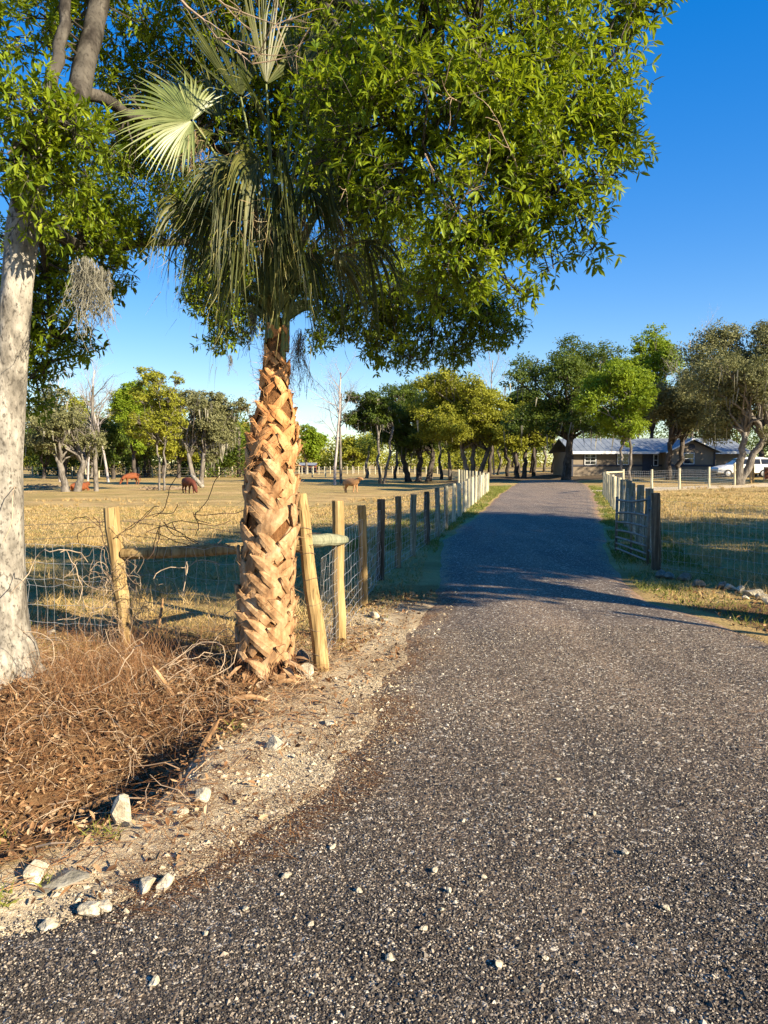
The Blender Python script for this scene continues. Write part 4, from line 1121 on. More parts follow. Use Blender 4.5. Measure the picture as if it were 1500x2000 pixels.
# ------------------------------------------------------------------ cattle
def cow(name, label, loc, heading, scale, hide, pose='graze'):
    root = thing(name, loc, label, 'cow', 'cattle in the pasture')
    root.rotation_euler = (0, 0, heading); root.scale = (scale,) * 3
    bm = bmesh.new(); sk = bm.verts.layers.skin.verify()
    vs = {}
    def v(n, co, r, link=None, rt=False):
        b = bm.verts.new(co); r = r if isinstance(r, tuple) else (r, r); kf = 1.2 if r[0] > .1 else 1.12
        b[sk].radius = (r[0] * kf, r[1] * kf)
        b[sk].use_root = rt; vs[n] = b
        if link: bm.edges.new((vs[link], b))
    lie = pose == 'lie'
    dz = -.62 if lie else 0
    v('pelvis', (-.62, 0, 1.08 + dz), (.25, .27), None, True)
    v('rump', (-.84, 0, 1.10 + dz), (.16, .19), 'pelvis')
    v('loin', (-.25, 0, 1.03 + dz), (.31, .33), 'pelvis')
    v('rib', (.15, 0, 1.00 + dz), (.33, .34), 'loin')
    v('chest', (.52, 0, 1.04 + dz), (.27, .32), 'rib')
    if pose == 'graze':
        neck = [(.82, 0, .93, .20), (1.06, 0, .66, .15), (1.20, 0, .40, .13), (1.30, 0, .22, .105), (1.37, 0, .08, .075)]
    elif pose == 'lie':
        neck = [(.80, .05, 1.12 + dz, .19), (1.0, .15, 1.26 + dz, .15), (1.15, .22, 1.28 + dz, .13), (1.32, .28, 1.18 + dz, .1), (1.44, .32, 1.10 + dz, .075)]
    else:
        neck = [(.80, .0, 1.18, .20), (1.02, .0, 1.36, .15), (1.16, .0, 1.42, .135), (1.34, .02, 1.34, .105), (1.47, .03, 1.27, .08)]
    prev = 'chest'
    for k, (a, b, c, r) in enumerate(neck):
        v('n%d' % k, (a, b, c), r, prev); prev = 'n%d' % k
    hx = neck[2]
    for s in (-1, 1):
        v('ear%d' % s, (hx[0] - .06, hx[1] + s * .15, hx[2] + .07), .04, 'n2'); v('eart%d' % s, (hx[0] - .10, hx[1] + s * .29, hx[2] + .05), .018, 'ear%d' % s)
        if not lie:
            fo = .06 * s
            v('fs%d' % s, (.50, s * .15, .82), .13, 'chest'); v('fk%d' % s, (.50 + fo, s * .16, .46), .068, 'fs%d' % s); v('ff%d' % s, (.48 + fo * 1.5, s * .16, .12), .05, 'fk%d' % s); v('fh%d' % s, (.52 + fo * 1.5, s * .16, .02), .055, 'ff%d' % s)
            v('hs%d' % s, (-.64, s * .15, .84), .16, 'pelvis'); v('hk%d' % s, (-.58 - fo, s * .16, .66), .105, 'hs%d' % s); v('hh%d' % s, (-.74 - fo, s * .16, .44), .065, 'hk%d' % s); v('hf%d' % s, (-.70 - fo, s * .16, .12), .05, 'hh%d' % s); v('ht%d' % s, (-.65 - fo, s * .16, .02), .055, 'hf%d' % s)
        else:
            v('fs%d' % s, (.52, s * .24, .28), .12, 'chest'); v('fk%d' % s, (.80, s * .28, .10), .07, 'fs%d' % s); v('ff%d' % s, (.52, s * .30, .06), .05, 'fk%d' % s)
            v('hs%d' % s, (-.58, s * .28, .30), .16, 'pelvis'); v('hk%d' % s, (-.25, s * .40, .12), .09, 'hs%d' % s); v('hf%d' % s, (-.62, s * .44, .06), .05, 'hk%d' % s)
    v('t0', (-1.0, 0, 1.14 + dz), .035, 'rump'); v('t1', (-1.05, .02, .85 + dz * .8), .026, 't0'); v('t2', (-1.03, .03, .5 + dz * .6), .03, 't1'); v('t3', (-1.02, .03, .35 + dz * .45), .015, 't2')
    me = bpy.data.meshes.new('body'); bm.to_mesh(me); bm.free()
    me.materials.append(M[hide])
    o = bpy.data.objects.new('body', me); COL.objects.link(o); o.parent = root
    m_ = o.modifiers.new('skin', 'SKIN'); m_.use_smooth_shade = True
    m_ = o.modifiers.new('sub', 'SUBSURF'); m_.levels = 1; m_.render_levels = 2
    if not lie:
        for (a, b) in ((.52, -.16), (.52, .16), (-.65, -.16), (-.65, .16)):
            m2 = MB(); fo = .09 * np.sign(b) if a > 0 else -.06 * np.sign(b)
            tube(m2, np.array([(a + fo, b, 0), (a + fo, b, .05)]), [.062, .05], 8)
            h_ = bpy.data.objects.new('hoof', m2.mesh('hoof', 'hoof')); COL.objects.link(h_); h_.parent = root
    # eyes
    hd = np.array(neck[3][:3])
    for s in (-1, 1):
        m2 = MB(); e = np.array(hx[:3]) * .45 + hd * .55 + [0, s * .105, .03]
        tube(m2, np.array([e - [0, .012, 0], e + [0, .012, 0]]), [.022, .022], 8)
        h_ = bpy.data.objects.new('eye', m2.mesh('eye', 'hoof')); COL.objects.link(h_); h_.parent = root
    return root
c1 = GX(368, 57); cow('red_cow', 'dark red cow grazing with head down before the mossy oak', c1, R(-46), .90, 'hide_dark', 'graze')
c2 = GX(257, 80); cow('red_cow', 'bright red cow grazing between the slender trunk and the thin bare tree', c2, R(222), .95, 'hide_red', 'graze')
c3 = GX(156, 63); cow('red_cow', 'red cow lying down behind the foot of the pale twin trunk', c3, R(65), .95, 'hide_red', 'lie')
c4 = GX(686, 58); cow('tan_calf', 'tan calf standing with raised head below the dead trees', c4, R(-38), .82, 'hide_tan', 'stand')
# pale broken log behind the dark cow, fallen log near the shed fence
lg = GX(386, 70)
t_ = thing('broken_log', lg, 'pale broken log leaning at the foot of the mossy oak', 'log')
mb = MB(); tube(mb, [lg + [-.6, 0, 1.3], lg + [-.1, 0, .75], lg + [.55, -.1, .05]], [.12, .2, .2], 9, wob=.15); mb.build('log_wood', 'bark_oak', t_, smooth=True)
lg = GX(65, 66)
t_ = thing('branch_pile', lg, 'heap of pale cut branches on the pasture beside the near oak trunk', 'branches')
mb = MB()
for k in range(40):
    a = lg + [rng.uniform(-1.6, 1.6), rng.uniform(-.8, .8), .05 + rng.random() * .35]
    tube(mb, limb_path(a, a + runit(1)[0] * [1.2, .7, .25], .05, 4, .05), [.05, .04, .03, .015], 5)
mb.build('branches', 'twig_pale', t_)
lg = GX(318, 64)
t_ = thing('branch_pile', lg, 'flat scatter of grey fallen branches at the foot of the slender trunk', 'branches')
mb = MB()
for k in range(90):
    a = lg + [rng.uniform(-1.6, 2.6), rng.uniform(-1.5, .8), .04 + rng.random() * .2]
    tube(mb, limb_path(a, a + runit(1)[0] * [.9, .6, .12], .05, 4, .08), [.03, .025, .02, .01], 4)
mb.build('branches', 'twig_pale', t_)

# ------------------------------------------------------------------ the oak that overhangs the drive
OY = 5.35
ob = G(14, 1338)
oak = thing('oak_tree', ob, 'big pale barked oak at the left edge whose leafy crown arches over the palm', 'tree')
tb = MB()
S5 = OY / FPX
cl = [(14, 1352, 84), (9, 1325, 70), (5, 1280, 58), (1, 1200, 53), (0, 1100, 48), (4, 900, 41), (20, 700, 34), (33, 560, 29), (44, 450, 31), (60, 360, 30), (80, 290, 28)]
pts = np.array([P(x, y, OY) for x, y, r in cl])
tube(tb, pts, [r * .93 * S5 for *_, r in cl], 20, wob=.07, seed=3)
for a_, l_ in ((-2.6, .42), (-1.9, .50), (-1.2, .46), (-.5, .40), (.3, .34), (3.0, .4)):
    d_ = np.array([math.cos(a_), math.sin(a_), 0]); b_ = pts[1]
    e_ = b_ + d_ * l_; e_[2] = float(H(e_[0], e_[1])) - .05
    m_ = b_ + d_ * l_ * .55; m_[2] = float(H(m_[0], m_[1])) + .06
    tube(tb, limb_path(b_ + d_ * .10 + [0, 0, .34], m_, 0, 4, .02), [.07, .09, .085, .07], 8, wob=.1)
    tube(tb, limb_path(m_, e_, .05, 4, .02), [.07, .055, .04, .02], 8, wob=.1)
LIMBS = []
lb = MB()
def limb(path, r0, r1, k=8, n=18):
    c = np.array([P(*p_) for p_ in path])
    t = np.linspace(0, 1, len(c)); tt = np.linspace(0, 1, n)
    s_ = np.stack([np.interp(tt, t, c[:, i_]) for i_ in range(3)], -1)
    for _ in range(2): s_[1:-1] = (s_[:-2] + 2 * s_[1:-1] + s_[2:]) / 4
    s_[1:-1] += rng.normal(size=(n - 2, 3)) * .012
    tube(lb, s_, np.linspace(r0, r1, n), k, wob=.1)
    LIMBS.append(s_)
limb([(78, 300, OY), (105, 160, 5.4), (122, 40, 5.5), (140, -120, 5.8)], .048, .036, 10)
limb([(84, 310, OY), (150, 190, 5.8), (178, 90, 6.1), (205, -60, 6.4), (260, -330, 6.8)], .088, .07, 12)
limb([(205, -60, 6.4), (400, -90, 6.2), (620, -20, 5.8), (800, 70, 5.4), (960, 170, 5.2), (1120, 240, 5.15)], .07, .014, 8)
limb([(260, -330, 6.8), (560, -260, 6.4), (860, -150, 6.0), (1100, -20, 5.7)], .06, .014, 8)
limb([(60, 400, OY), (150, 500, 6.4), (240, 482, 7.2), (330, 468, 7.8), (480, 480, 8.4), (720, 530, 8.7), (940, 600, 8.8)], .055, .014, 8)
limb([(150, 180, 5.9), (330, 250, 7.2), (520, 330, 8.2), (700, 400, 8.6)], .05, .014, 8)
limb([(620, -20, 5.8), (720, 180, 5.3), (820, 330, 5.1), (900, 460, 5.05)], .03, .008, 6)
limb([(800, 70, 5.4), (960, 300, 5.1), (1060, 360, 5.1)], .03, .008, 6)
limb([(44, 440, OY), (20, 340, 5.0), (60, 250, 4.8), (150, 230, 4.75)], .03, .008, 6)
limb([(60, 400, OY), (90, 520, 6.2), (100, 640, 6.5), (90, 720, 6.6)], .03, .008, 6)
LP = np.concatenate(LIMBS)
fol = MB(); twg = MB()

def leafblob(px, py, rx, ry, Yd, rd, n, L=.071, up=.25, shell=.4, twig=True):
    """leaf sprays through a rounded mass of the crown, each on its own twig"""
    c = P(px, py, Yd); S = Yd / FPX
    rad = np.array([rx * S, rd, ry * S])
    d = runit(n)
    pos = c + d * rad * (rng.random(n) ** shell)[:, None]
    # sub clumps for an uneven outline
    m = max(n // 14, 3)
    cc = c + runit(m) * rad * (rng.random(m) ** .5)[:, None]
    kk = rng.integers(0, m, n)
    pos = pos * .30 + (cc[kk] + rng.normal(size=(n, 3)) * rad * .15) * .70
    out = nrm((pos - c) / rad)
    sd = nrm(out * .75 + runit(n) * .75 + np.array([0, 0, up]))
    sl = rng.uniform(.08, .20, n) * L / .085
    if twig:
        sticks(twg, pos, pos + sd * sl[:, None], .0022, .0012, 3)
        k = rng.random(n) < .30
        j = np.argmin(((pos[k][:, None] - cc[None]) ** 2).sum(-1), 1)
        sticks(twg, cc[j], pos[k], .0035, .002, 3)
        j = np.argmin(((cc[:, None] - LP[None]) ** 2).sum(-1), 1)
        for a_, b_ in zip(LP[j], cc):
            if np.linalg.norm(a_ - b_) < 2.2: tube(twg, limb_path(a_, b_, .06, 5, .07), [.012, .010, .008, .006, .004], 4, cap=False)
    per = 9
    K = np.repeat(np.arange(n), per)
    t = np.tile(np.concatenate([np.linspace(.25, .85, 4), np.full(5, 1.0)]), n)
    C = pos[K] + sd[K] * (sl[K] * t)[:, None]
    ra = nrm(np.cross(sd[K], runit(len(K))))
    ld = nrm(sd[K] * rng.uniform(.25, .9, len(K))[:, None] + ra * .9)
    upv = nrm(np.array([0, 0, 1.0]) + runit(len(K)) * .55 + sd[K] * .3)
    bad = np.abs((ld * upv).sum(1)) > .97
    upv[bad] = np.array([1.0, 0, 0])
    sv = rng.random(n)
    LL = rng.uniform(.5, 1.3, len(K)) * L
    keep = rng.random(len(K)) < .9
    leaves(fol, C[keep], ld[keep], upv[keep], LL[keep], LL[keep] * rng.uniform(.24, .34, keep.sum()), np.clip(.55 * sv[K] + .45 * rng.random(len(K)), 0, 1)[keep])

for a in [  # bright right-hand mass over the drive
        (890, -95, 130, 80, 4.45, .3, 240),
        (690, 240, 105, 130, 4.75, .5, 230), (830, 190, 160, 150, 4.75, .7, 420), (980, 220, 160, 150, 4.80, .7, 420), (1110, 190, 110, 130, 4.90, .55, 260),
        (1090, 335, 118, 105, 4.75, .5, 240), (950, 395, 120, 110, 4.70, .5, 260), (905, 500, 80, 62, 4.75, .35, 130), (960, 505, 62, 48, 4.85, .3, 70), (1020, 70, 170, 90, 5.05, .7, 320),
        (1180, 35, 80, 42, 5.15, .35, 95), (800, 40, 170, 80, 5.15, .7, 330), (1185, 270, 55, 85, 4.85, .35, 100), (1030, 455, 80, 45, 4.80, .3, 85), (1130, 420, 45, 45, 4.80, .25, 45),
        (770, 345, 85, 95, 4.75, .4, 150), (1215, 215, 30, 60, 4.85, .2, 30), (1260, 18, 36, 16, 5.15, .15, 16), (1190, 350, 34, 40, 4.85, .2, 30), (650, 120, 100, 110, 5.9, .4, 240), (560, 30, 150, 70, 6.9, .5, 260),
        (1235, 120, 26, 30, 5.0, .15, 14), (1228, 300, 26, 26, 4.9, .15, 14), (1150, 470, 36, 24, 4.9, .15, 16), (1090, 515, 40, 22, 4.9, .15, 16), (990, 560, 40, 26, 4.9, .2, 22), (1280, 40, 24, 18, 5.2, .12, 8), (850, 570, 46, 30, 5.0, .2, 26),
        # left lit masses before the trunk
        (60, 225, 110, 58, 4.75, .35, 170), (140, 260, 70, 60, 4.8, .3, 100), (40, 330, 95, 60, 4.85, .35, 130), (120, 350, 60, 50, 5.0, .3, 70), (45, 420, 45, 26, 4.95, .2, 34),
        # top left
        (50, 60, 100, 70, 6.0, .5, 170), (235, 70, 110, 90, 7.0, .8, 260), (380, 60, 120, 90, 6.9, .7, 260)]:
    leafblob(*a)
for a in [  # shaded masses deeper in
        (130, 470, 95, 95, 6.3, .5, 330), (95, 590, 85, 95, 6.5, .5, 320), (80, 690, 55, 70, 6.6, .4, 170), (60, 770, 45, 45, 6.7, .35, 90), (190, 420, 80, 90, 6.8, .5, 260), (140, 665, 38, 45, 6.6, .3, 60), (205, 545, 36, 42, 6.6, .3, 60),
        (-60, 520, 90, 200, 6.6, .6, 320), (300, 340, 110, 130, 7.3, .6, 420), (230, 270, 90, 120, 7.2, .6, 300), (255, 465, 70, 42, 7.4, .4, 110),
        (425, 555, 75, 80, 8.5, .6, 330), (440, 640, 52, 46, 8.5, .4, 130), (400, 440, 70, 90, 8.2, .6, 300), (540, 520, 110, 90, 8.4, .7, 420),
        (690, 560, 110, 95, 8.6, .7, 460), (820, 590, 110, 85, 8.7, .7, 430), (935, 610, 80, 62, 8.8, .6, 260), (760, 675, 80, 50, 8.7, .5, 230), (880, 680, 62, 44, 8.8, .4, 150), (985, 650, 46, 42, 8.9, .4, 95),
        (645, 655, 52, 44, 8.6, .4, 120), (600, 300, 180, 190, 7.9, .8, 900), (760, 470, 120, 120, 7.8, .7, 460), (470, 180, 140, 140, 7.6, .8, 520), (640, 130, 160, 130, 7.4, .8, 460), (330, 170, 110, 120, 7.5, .7, 330), (812, 705, 40, 26, 8.7, .3, 50), (505, 600, 60, 50, 8.5, .4, 130)]:
    leafblob(*a[:6], int(a[6] * (1.4 if a[4] > 7.8 else 1.15)), L=.070)
for a in [  # upper crown above the picture: it throws the shade on the pasture and on the palm head
        (900, -170, 330, 130, 6.6, .9, 620), (500, -200, 330, 150, 6.9, 1.1, 620), (100, -200, 300, 150, 6.6, 1.1, 520), (-250, 100, 260, 260, 6.2, 1.0, 620), (500, -520, 520, 190, 7.4, 1.4, 800), (0, -560, 380, 180, 7.0, 1.4, 600), (-330, -250, 280, 260, 6.4, 1.2, 600)]:
    leafblob(*a[:6], int(a[6] * 1.6), L=.12, twig=False)
fol.build('crown', 'leaf_laurel', oak)
twg.build('twigs', 'bark_limb', oak)
tb.build('trunk', 'bark_oak', oak, smooth=True)
lb.build('limbs', 'bark_limb', oak, smooth=True)
# bare bleached branch at the top
def spray_twigs(a, d, L, r, lev):
    n = 6; pp = [np.array(a)]; dd = np.array(d)
    for _ in range(n - 1):
        dd = nrm(dd + rng.normal(size=3) * .16); pp.append(pp[-1] + dd * L / (n - 1))
    tube(dbr, np.array(pp), np.linspace(r, r * .35, n), 5, cap=False)
    if lev < 2:
        for k in range(5 if lev == 0 else 4):
            i_ = rng.integers(1, n); spray_twigs(pp[i_], nrm(dd + rng.normal(size=3) * .55), L * rng.uniform(.4, .65), r * .5, lev + 1)
dbr = MB(); spray_twigs(P(345, -10, 5.0), nrm(P(420, 110, 5.0) - P(345, -10, 5.0)), .75, .010, 0); dbr.build('dead_branch', 'twig_pale', oak)
dbr = MB(); spray_twigs(P(380, -40, 5.1), nrm(P(480, 60, 5.1) - P(380, -40, 5.1)), .6, .008, 0); dbr.build('dead_branch', 'twig_pale', oak)
for px_, py_, yy_ in ((830, 300, 4.5), (900, 200, 4.4), (760, 200, 4.7), (880, 430, 4.5), (1010, 330, 4.5), (690, 330, 4.8)):
    dbr = MB(); spray_twigs(P(px_, py_, yy_), nrm(runit(1)[0] + [.2, -.6, -.2]), .36, .005, 1); dbr.build('dead_branch', 'twig_pale', oak)


def moss_clump(label, px, py0, py1, w, Yd, n, dark=False):
    top = P(px, py0, Yd); bot = P(px, py1, Yd); S = Yd / FPX
    root = None
    mb = MB(); L = (top - bot)[2]
    for k in range(n):
        xo = rng.normal() * w * S * .42
        a = top + np.array([xo, rng.normal() * w * S * .25, -abs(rng.normal()) * L * .12 - abs(xo) * .3])
        m = 14; ln = L * rng.uniform(.25, 1.0) * max(.35, 1 - abs(xo) / (w * S * 1.2))
        pp = [a]; d = nrm(np.array([xo * .5, 0, -1.0]))
        for _ in range(m):
            d = nrm(d + rng.normal(size=3) * .26 + [-.10 * np.sign(xo), 0, -.34]); pp.append(pp[-1] + d * ln / m)
        pp = np.array(pp)
        vv_ = rng.random()
        sticks(mb, pp[:-1], pp[1:], .0018, .0015, 3, vv_)
        ii = rng.integers(1, m, 12)
        sticks(mb, pp[ii], pp[ii] + nrm(runit(12) * [1, 1, .5] + [0, 0, -.9]) * rng.uniform(.012, .04, 12)[:, None], .0013, .0008, 3, vv_)
    o = mb.build('spanish_moss', 'moss', None, loc=top)
    return tag(o, label, 'moss', 'moss hanging from the oak')
moss_clump('thick grey beard of moss hanging right of the pale oak trunk', 165, 500, 690, 30, 5.0, 190)
moss_clump('shorter grey moss tuft hanging just right of the thick moss beard', 198, 520, 645, 20, 5.1, 110)
moss_clump('thin dark strand of moss hanging just right of the palm neck', 585, 640, 810, 14, 6.6, 60)
moss_clump('thin moss strand hanging left of the palm neck', 493, 590, 720, 10, 6.6, 36)
moss_clump('small moss tuft hanging between the oak trunk and the palm', 450, 690, 740, 6, 8.4, 16)

# ------------------------------------------------------------------ the cabbage palm
pbase = G(515, 1318)
PY = pbase[1]
ptop = P(541, 655, PY)
palm = thing('palm_tree', pbase, 'cabbage palm with a trunk of criss crossed leaf bases before the fence', 'palm')
HT = ptop[2] - pbase[2]
def pax(z): return np.array([pbase[0] + (ptop[0] - pbase[0]) * z / HT, PY, pbase[2] + z])
def prad(z): return float(np.interp(z, [0, .12, .3, 1.0, 1.6, 1.9, 2.1, 2.35, 2.7], [.185, .19, .176, .165, .158, .132, .106, .074, .05]))
core = MB()
zz = np.linspace(-.1, HT + .12, 30)
tube(core, np.array([pax(z) for z in zz]), [prad(z) for z in zz], 24, wob=.06, seed=5)
core.build('trunk', 'palm_fibre', palm, smooth=True)
rt = MB()
zz = np.linspace(-.12, .17, 7)
tube(rt, np.array([pax(z) for z in zz]), [.235, .245, .235, .222, .212, .204, .19], 24, wob=.10, seed=9)
th = rng.uniform(0, 2 * np.pi, 420); z = rng.uniform(.0, .17, 420)
a = np.array([pax(z_) for z_ in z]) + np.stack([np.cos(th), np.sin(th), 0 * th], -1) * .212
sticks(rt, a, a + np.stack([np.cos(th) * .03, np.sin(th) * .03, -.02 - .03 * rng.random(420)], -1), .004, .002, 4)
rt.build('root_mass', 'palm_root', palm)

def boot(th0, z0, sc, var, rough):
    mb = MB()
    m = 9
    for s in (-1, 1):
        t = np.linspace(0, 1, m)
        ln = rng.uniform(.17, .225) * sc; hw = rng.uniform(.17, .225) * sc
        cross = rng.uniform(.10, .22)
        x = s * hw * (t - cross); zc = z0 + .03 - ln * t ** 1.08
        w = np.interp(t, [0, .06, .25, .6, 1], [.004, .030, .078, .092, .10]) * sc * rng.uniform(.8, 1.1)
        lift = (.030 if s > 0 else .022) * sc * np.interp(t, [0, .25, .6, 1], [1.35, 1.0, .52, .06]) * rng.uniform(.85, 1.2) + .006
        if rough: lift = lift * rng.uniform(.8, 1.7); x = x + rng.normal() * .012
        tx, tz = np.gradient(x), np.gradient(zc); nn = np.hypot(tx, tz); px_, pz_ = -tz / nn, tx / nn
        rows = []
        for o, l_ in ((-.5, 0.0), (-.18, .010), (.18, .010), (.5, 0.0)):
            xx = x + px_ * w * o; z_ = zc + pz_ * w * o + (rng.normal(size=m) * .003 if rough else 0)
            for dl_ in (0,):
                r_ = np.array([prad(max(q_, 0)) for q_ in z_]) + lift + l_ * sc
                ang = th0 + xx / np.maximum(r_, .05)
                ax_ = np.array([pax(q_) for q_ in z_])
                rows.append(np.stack([ax_[:, 0] + r_ * np.cos(ang), ax_[:, 1] + r_ * np.sin(ang), ax_[:, 2]], -1))
        back = []
        for rw_, o in ((rows[3], .5), (rows[0], -.5)):
            c_ = np.array([pax(q_) for q_ in zc]); rad_ = nrm((rw_ - c_) * [1, 1, 0])
            back.append(rw_ - rad_ * .012 * sc)
        allr = rows + back
        v = np.stack(allr, 1); k = 6
        q = [[i_ * k + j_, i_ * k + (j_ + 1) % k, (i_ + 1) * k + (j_ + 1) % k, (i_ + 1) * k + j_] for i_ in range(m - 1) for j_ in range(k)]
        e = np.tile(np.array([.8, .1, .1, .8, 1.0, 1.0]), m) * np.repeat(np.interp(t, [0, .1, .3, 1], [1.2, .6, .5, 1.0]), k)
        mb.add(v.reshape(-1, 3), q, None, np.clip(var + rng.normal() * .07, 0, 1), 0, e)
    return mb
row = 0; z = .24
while z < 2.62:
    nper = 5 if z < 1.9 else 4
    for k in range(nper):
        th0 = -math.pi / 2 + row * math.pi / nper + k * 2 * math.pi / nper + row * .13 + rng.normal() * .17
        v_ = float(np.clip((z - 1.35) / .55, 0, 1)) if z > 1.35 else 0.06 * rng.random()
        boot(th0, z + rng.normal() * .045, float(np.interp(z, [0, 1.5, 1.9, 2.16, 2.62], [1.05, .93, .72, .54, .42])) * rng.uniform(.85, 1.22), v_, z > 1.6 or rng.random() < .3).build('leaf_base', 'palm_boot', palm, smooth=False)
    z += .088 if z < 1.6 else .10; row += 1
# ragged dry stubs at the foot
for k, (px, py, dx, dz_, ln) in enumerate([(480, 1310, -.04, -.16, .22), (495, 1320, .0, -.2, .2), (470, 1300, -.12, -.10, .22), (505, 1312, .12, -.07, .24), (560, 1290, .16, -.03, .2), (575, 1285, .15, .05, .16), (460, 1275, -.16, .0, .16), (560, 1305, .1, -.08, .18)]):
    a = P(px, py, PY - .2)
    mb = MB(); d = nrm(np.array([dx, -.12, dz_]))
    blades(mb, a[None] + rng.normal(size=(1, 3)) * .004, d[None], ln, .055, np.array([[0, -.02, -.03]]), 4, .1, side=nrm(np.array([[1.0, .2, .3]])))
    mb.build('dry_stub', 'palm_boot', palm)
# coarse fibres on the upper trunk
fb_ = MB()
n = 1100
z = np.where(rng.random(n) < .5, rng.uniform(1.55, 2.5, n), rng.uniform(.2, 2.4, n)); th = rng.uniform(0, 2 * np.pi, n)
r_ = np.array([prad(q_) for q_ in z]) + .02
a = np.array([pax(q_) for q_ in z]) + np.stack([np.cos(th) * r_, np.sin(th) * r_, 0 * th], -1)
blades(fb_, a, np.stack([np.cos(th) * .7, np.sin(th) * .7, rng.normal(size=n) * .7], -1) + runit(n) * .4, rng.uniform(.03, .12, n), .0035, runit(n) * .05, 4, np.clip((z - 1.2) / .8, 0, 1) * rng.uniform(.4, 1, n))
fb_.build('fibre', 'palm_boot', palm)
# green leaf stalks at the neck
for k in range(9):
    th0 = -math.pi / 2 + (k - 4) * .62 + rng.normal() * .1
    z0 = 2.30 + .05 * (k % 5) + .08 * rng.random()
    mb = MB(); t = np.linspace(0, 1, 7)
    out = np.interp(t, [0, .6, 1], [prad(z0) + .012, .075, .13 + .05 * rng.random()])
    zz = z0 + t * rng.uniform(.45, .65)
    c_ = np.array([pax(q_) for q_ in zz]) + np.stack([np.cos(th0) * out, np.sin(th0) * out, 0 * t], -1)
    side = np.array([-math.sin(th0), math.cos(th0), 0]); w = np.interp(t, [0, .3, 1], [.055, .038, .024])
    rad_ = np.array([math.cos(th0), math.sin(th0), 0])
    v = np.stack([c_ - side * w[:, None] * .5, c_ + rad_ * .012, c_ + side * w[:, None] * .5, c_ - rad_ * .012], 1)
    q = [[i_ * 4 + j_, i_ * 4 + (j_ + 1) % 4, (i_ + 1) * 4 + (j_ + 1) % 4, (i_ + 1) * 4 + j_] for i_ in range(6) for j_ in range(4)]
    mb.add(v.reshape(-1, 3), q); mb.build('leaf_stalk', 'petiole', palm, smooth=True)

heart = pax(2.75)
def frond(hub, axis, nrmv, L, spread, mat, droop, nseg=38, wseg=.026, curl=.12, pet=True, thread=True):
    mb = MB()
    axis = nrm(np.array(axis, float)); nv = nrm(np.array(nrmv, float)); side = nrm(np.cross(nv, axis)); nv = np.cross(axis, side)
    hub = np.array(hub, float)
    ph = np.linspace(-spread, spread, nseg) + rng.normal(size=nseg) * (.02 if mat == 'palm_lit' else .08)
    d = np.cos(ph)[:, None] * axis + np.sin(ph)[:, None] * side
    ls = L * (.72 + .28 * np.cos(ph)) * rng.uniform(.85, 1.1, nseg)
    m = 8; t = np.linspace(0, 1, m)
    g_ = np.array([0, 0, -1.0])
    bendf = (.52 * droop * ls * rng.uniform(.7, 1.5, nseg))[:, None] * (np.clip(t - .3, 0, 1) ** 1.8 * 2.2)[None]
    c_ = hub + d[:, None] * (ls[:, None] * (.03 + .97 * t))[..., None] * (1 - .25 * np.clip(t - .5, 0, 1) * droop)[None, :, None] + g_ * bendf[..., None] + nv * (curl * ls[:, None] * t ** 2)[..., None]
    c_ += (rng.normal(size=(nseg, 1, 3)) * (.05 if mat == 'palm_lit' else .11) * L) * (np.clip(t - .4, 0, 1) ** 2)[None, :, None]
    sd = nrm(np.cross(np.broadcast_to(nv, d.shape), d))
    w = wseg * np.interp(t, [0, .25, .5, .8, 1], [.35, .9, 1.0, .45, .06])
    o = sd[:, None] * w[None, :, None] * .5
    fold = nv * (w * .28)[None, :, None]
    v = np.stack([c_ - o + fold, c_, c_ + o + fold], 2)
    f = np.array([[3 * i_ + j_, 3 * i_ + j_ + 1, 3 * i_ + 3 + j_ + 1, 3 * i_ + 3 + j_] for i_ in range(m - 1) for j_ in range(2)])
    q = (f[None] + (np.arange(nseg) * 3 * m)[:, None, None]).reshape(-1, 4)
    mb.add(v.reshape(-1, 3), q, None, np.repeat(np.clip(rng.random(nseg) * .6 + .25 * rng.random(), 0, 1), 3 * m))
    if thread:
        k = rng.random(nseg) < .5; tip = c_[k, -1]; n_ = k.sum()
        blades(mb, tip, nrm(d[k] + g_ * .8), rng.uniform(.06, .16, n_), .004, runit(n_) * .06 + g_ * .04, 4, .95)
    o_ = mb.build('frond', mat, palm)
    if pet:
        mb2 = MB()
        st = heart + rng.normal(size=3) * .03
        mid_ = (st + hub) / 2 + np.array([0, 0, .16 * np.linalg.norm(hub - st)]) - axis * .05
        tt = np.linspace(0, 1, 9)[:, None]
        pp = (1 - tt) ** 2 * st + 2 * (1 - tt) * tt * mid_ + tt ** 2 * hub
        tube(mb2, pp, np.linspace(.014, .009, 9), 5, cap=False)
        mb2.build('stem', 'petiole', o_, smooth=True)
    return o_
frond(P(376, 236, PY - .45), (-1, -.1, .34), (.55, -1, .25), .53, 1.9, 'palm_lit', .26, 52, .022, .02)
